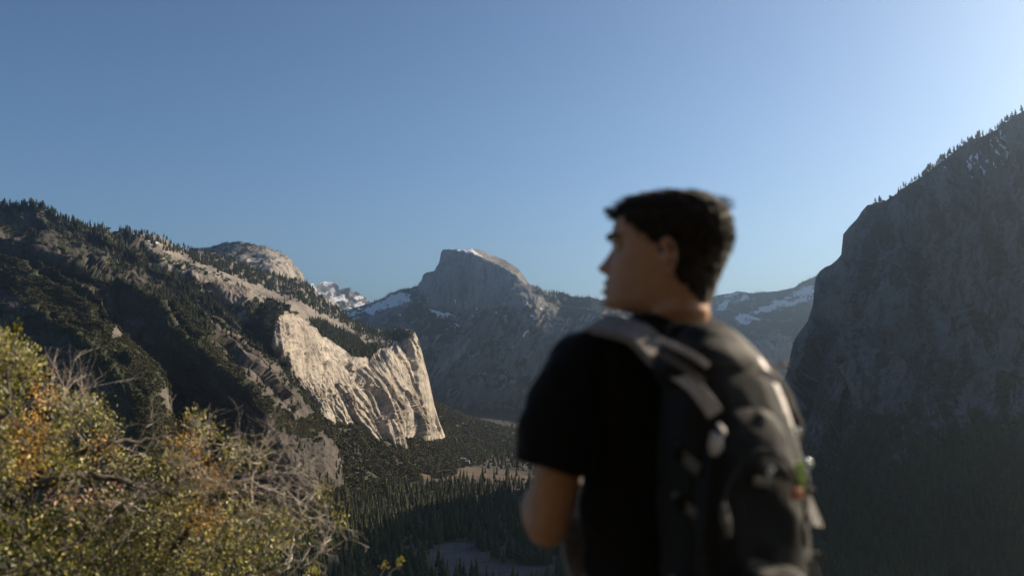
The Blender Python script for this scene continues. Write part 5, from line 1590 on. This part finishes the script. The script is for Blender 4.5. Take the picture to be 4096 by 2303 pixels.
# leafy twigs: every leaf cluster joins the nearest wood
NP = np.zeros((len(nodes) + len(PTS), 3)); cnt = len(nodes); NP[:cnt] = [list(q) for q in nodes]
order = np.argsort([np.min(((NP[:cnt] - p) ** 2).sum(1)) for p in PTS])
tv, tf = [], []
clusters = []
for k in order:
    p = PTS[k]
    d2 = ((NP[:cnt] - p) ** 2).sum(1); j = int(np.argmin(d2)); q = Vector(NP[j]); pv = Vector(p)
    mid = (q + pv) * .5 + Vector((rb.gauss(0, .02), rb.gauss(0, .02), rb.gauss(-.01, .02)))
    if d2[j] < .5 ** 2:
        v, f = tube_np([q, mid, pv], .0038, .0020, 4)
        b = len(tv); tv += v; tf += [tuple(i + b for i in g) for g in f]
        NP[cnt] = p; cnt += 1
        dr = (pv - q).normalized() if (pv - q).length > 1e-4 else Vector((0, 0, 1))
        clusters.append((pv, dr, PIX[k]))
# bleached bare twigs: forking sprays off the bleached limbs
dv, df = [], []
def spray(p, d, L, r, lv):
    n = 4
    Q = [p]; q = p; dd = d.normalized()
    bend = Vector((rb.gauss(0, .35), rb.gauss(0, .35), rb.gauss(.05, .35)))
    for i in range(n):
        dd = (dd + bend * .25 + Vector((rb.gauss(0, .16), rb.gauss(0, .16), rb.gauss(0, .16)))).normalized()
        q = q + dd * L / n; Q.append(q)
    v, f = tube_np(Q, r, r * .45, 4 if r < .004 else 5)
    b = len(dv); dv.extend(v); df.extend([tuple(i + b for i in g) for g in f])
    if lv > 0:
        for i in range(1, n + 1):
            if rb.random() < .72:
                nd = (dd + Vector((rb.gauss(0, .75), rb.gauss(0, .6), rb.gauss(.1, .6)))).normalized()
                spray(Q[i], nd, L * rb.uniform(.45, .8), r * .62, lv - 1)
for li, (Q, r0, r1, bl) in enumerate(limb_paths):
    dens = .6 if bl else .28
    for i in range(len(Q) // 3, len(Q) - 1):
        if rb.random() < dens * .5:
            d = (Q[i + 1] - Q[i]).normalized()
            rr = r0 + (r1 - r0) * i / len(Q)
            d = (d + Vector((rb.gauss(.15, .6), rb.gauss(-.1, .6), rb.gauss(.15, .6)))).normalized()
            spray(Q[i], d, rb.uniform(.10, .26), min(.0027, rr * .6), 2 if bl else 1)
# long fine sprays that reach out to the right
for i in range(30):
    px, py = rb.uniform(640, 1120), rb.uniform(1830, 2140)
    p = at(px, py, rb.uniform(5.3, 5.9)); 
    spray(p, Vector((1, rb.gauss(0, .3), rb.gauss(.0, .32))), rb.uniform(.18, .42), .0020, 2)
for i in range(20):
    px, py = rb.uniform(150, 760), rb.uniform(1800, 2200)
    p = at(px, py, rb.uniform(4.9, 5.4))
    spray(p, Vector((1, rb.gauss(0, .4), rb.gauss(.1, .35))), rb.uniform(.12, .30), .0022, 2)
o = into(link_mesh("bare_twigs", dv, df, M_twig), bush); tag(o, kind='stuff')
o = into(link_mesh("leafy_twigs", tv, tf, M_branch), bush); tag(o, kind='stuff')

# leaves
OR = [((160,1580), 75), ((120,1740), 95), ((110,1840), 80), ((735,1770), 90), ((840,2075), 70), ((700,1720), 55), ((870,1890), 60), ((820,1950), 45), ((400,1790), 55), ((780,1850), 60)]
Ls = []     # pos, dir, normal, length, width, tint
def add_leaf(p, d, L, tint):
    n = Vector((rb.gauss(.75, .55), rb.gauss(-.05, .55), rb.gauss(.7, .55)))
    n = (n - d * n.dot(d)).normalized()
    Ls.append((p, d, n, L, L * rb.uniform(.42, .62), tint))
for p, dr, (px, py) in clusters:
    orange = any(math.hypot(px - c[0], py - c[1]) < r * rb.uniform(.6, 1.1) for c, r in OR)
    bare = 1.0
    # the bare-twig belt has few leaves
    belt = abs(py - np.interp(px, [0, 300, 600, 900, 1200], [2030, 1960, 1930, 1930, 2010])) < 58 * rb.uniform(.2, 1.2)
    n = rb.randint(5, 10) if orange else rb.randint(6, 12)
    if belt and not orange: n = rb.choice((0, 0, 0, 1, 2))
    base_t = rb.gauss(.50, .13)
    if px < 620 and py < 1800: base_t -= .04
    if py > 1900 and px < 560: base_t -= .16  # lower-left leaves tinted darker to imitate the deep shadows there
    for i in range(n):
        off = Vector((rb.gauss(0, .030), rb.gauss(0, .030), rb.gauss(0, .030)))
        d = (dr * .4 + off * 14 + Vector((0, 0, .3)) + Vector((rb.gauss(0, .4), rb.gauss(0, .4), rb.gauss(0, .4)))).normalized()
        if orange and rb.random() < .85: t = rb.uniform(.835, .95); L = rb.uniform(.013, .022)
        else:
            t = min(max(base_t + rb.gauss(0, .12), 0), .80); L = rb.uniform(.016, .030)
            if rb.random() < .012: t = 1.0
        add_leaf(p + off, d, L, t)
for i in range(150):     # dry curled leaves caught low in the bare twigs
    px, py = rb.gauss(330, 120), rb.gauss(1990, 28)
    add_leaf(at(px, py, rb.uniform(4.8, 5.3)), Vector((rb.gauss(0, 1), rb.gauss(0, 1), rb.gauss(0, 1))).normalized(), rb.uniform(.018, .032), 1.0)
for i in range(330):     # sparse leaves on the thin shoots at the right tip
    px, py = rb.choice(((rb.gauss(1290, 22), rb.gauss(1975, 30)), (rb.gauss(1365, 20), rb.gauss(2080, 26)), (rb.gauss(1200, 60), rb.gauss(2090, 40)), (rb.gauss(1120, 60), rb.gauss(2120, 50)), (rb.gauss(1040, 20), rb.gauss(1840, 30)), (rb.gauss(1250, 14), rb.gauss(2280, 14))))
    add_leaf(at(px, py, rb.uniform(5.7, 6.0)), Vector((rb.gauss(.2, .5), rb.gauss(0, .5), rb.gauss(.7, .5))).normalized(), rb.uniform(.014, .026), rb.uniform(.45, .72))
for i in range(26):
    px, py = rb.gauss(66, 12), rb.gauss(1312, 14)
    add_leaf(at(px, py, 4.9), Vector((rb.gauss(.4, .5), rb.gauss(0, .5), rb.gauss(.4, .5))).normalized(), rb.uniform(.02, .03), rb.uniform(.4, .6))
def leaf_arrays(Ls):
    p = np.array([list(l[0]) for l in Ls]); d = np.array([list(l[1]) for l in Ls]); n = np.array([list(l[2]) for l in Ls])
    L = np.array([l[3] for l in Ls])[:, None]; w = np.array([l[4] for l in Ls])[:, None]; t = np.array([l[5] for l in Ls])
    s = np.cross(d, n)
    V = np.stack([p, p + d * L * .45 + s * w * .5 + n * w * .16, p + d * L * .5 - n * w * .06, p + d * L * .45 - s * w * .5 + n * w * .16, p + d * L - n * w * .12,
                  p + d * L * .78 + s * w * .34 + n * w * .08, p + d * L * .78 - s * w * .34 + n * w * .08, p + d * L * .16 + s * w * .3 + n * w * .06, p + d * L * .16 - s * w * .3 + n * w * .06], 1).reshape(-1, 3)
    b = (np.arange(len(Ls)) * 9)[:, None, None]
    F4 = np.array([[0, 2, 1, 7], [0, 8, 3, 2], [2, 4, 5, 1], [2, 3, 6, 4]])[None] + b
    return V, F4.reshape(-1, 4), np.repeat(t, 9)
# the leaves that show largest are parts of their own
scr = [l[3] / max(l[0].y, 1) for l in Ls]
vis_ok = [(-20 < to_px(l[0].x, l[0].y, l[0].z)[0] < 1400 and to_px(l[0].x, l[0].y, l[0].z)[1] < 2310 and l[0].y < 5.75) for l in Ls]
rank = sorted([i for i in range(len(Ls)) if vis_ok[i]], key=lambda i: -scr[i])[:290]
rs_ = set(rank)
V, F4, T = leaf_arrays([l for i, l in enumerate(Ls) if i not in rs_])
o = into(link_mesh("leaves", V, F4, M_leaf, attrs={'tint': T}), bush); tag(o, kind='stuff')
shared = []
for t in (.15, .3, .4, .5, .62, .74, .88, 1.0):
    V1, F1, T1 = leaf_arrays([(Vector((0, 0, 0)), Vector((0, 1, 0)), Vector((0, 0, 1)), 1.0, .52, t)])
    oo = link_mesh("leaf", V1, F1, M_leaf, attrs={'tint': T1}); shared.append((t, oo.data)); bpy.data.objects.remove(oo)
INV = Matrix.Translation(bush.location).inverted()
for i in rank:
    p, d, n, L, w, t = Ls[i]
    me = min(shared, key=lambda q: abs(q[0] - t))[1]
    s = d.cross(n)
    Mx = Matrix((( s.x, d.x, n.x, p.x), (s.y, d.y, n.y, p.y), (s.z, d.z, n.z, p.z), (0, 0, 0, 1))) @ Matrix.Diagonal((L, L, L, 1))
    o = bpy.data.objects.new("leaf", me); COL.objects.link(o)
    o.parent = bush; o.matrix_parent_inverse = INV; o.matrix_basis = Mx
print("leaves", len(Ls), "clusters", len(clusters))

# a lone sprig that rises into the frame at the bottom
sp = bpy.data.objects.new("oak_sprig", None); COL.objects.link(sp)
sx, sy = -.62, 4.9
sp.location = (sx, sy, float(ground_z(sx, sy)))
tag(sp, "thin young oak sprig with two yellow leaf tufts at the bottom edge beside the bush", "sprig")
g0 = Vector((sx, sy, float(ground_z(sx, sy))))
for pts in ([g0, at(1480, 2420, 5.0), at(1530, 2290, 5.0), at(1545, 2262, 5.0)], [g0 + Vector((.01, 0, 0)), at(1500, 2400, 5.0), at(1560, 2292, 5.0), at(1590, 2268, 5.0), at(1605, 2243, 5.0)]):
    v, f = tube_np(smooth_path(pts, 6, .002), .005, .0018, 5)
    into(link_mesh("stem", v, f, M_twig, smooth=True), sp)
lfs = []
for c, n in (((1540, 2262), 16), ((1604, 2243), 14), ((1592, 2262), 4)):
    for i in range(n):
        d = Vector((rb.gauss(.1, .5), rb.gauss(0, .5), rb.gauss(.6, .5))).normalized()
        nn = Vector((rb.gauss(0, 1), rb.gauss(0, 1), rb.gauss(0, 1))); nn = (nn - d * nn.dot(d)).normalized()
        L = rb.uniform(.014, .024)
        lfs.append((at(c[0] + rb.gauss(0, 8), c[1] + rb.gauss(0, 9), 5.0), d, nn, L, L * .5, rb.uniform(.55, .78)))
INV2 = Matrix.Translation(sp.location).inverted()
for p, d, n, L, w, t in lfs:
    me = min(shared, key=lambda q: abs(q[0] - t))[1]
    s = d.cross(n)
    Mx = Matrix(((s.x, d.x, n.x, p.x), (s.y, d.y, n.y, p.y), (s.z, d.z, n.z, p.z), (0, 0, 0, 1))) @ Matrix.Diagonal((L, L, L, 1))
    o = bpy.data.objects.new("leaf", me); COL.objects.link(o)
    o.parent = sp; o.matrix_parent_inverse = INV2; o.matrix_basis = Mx
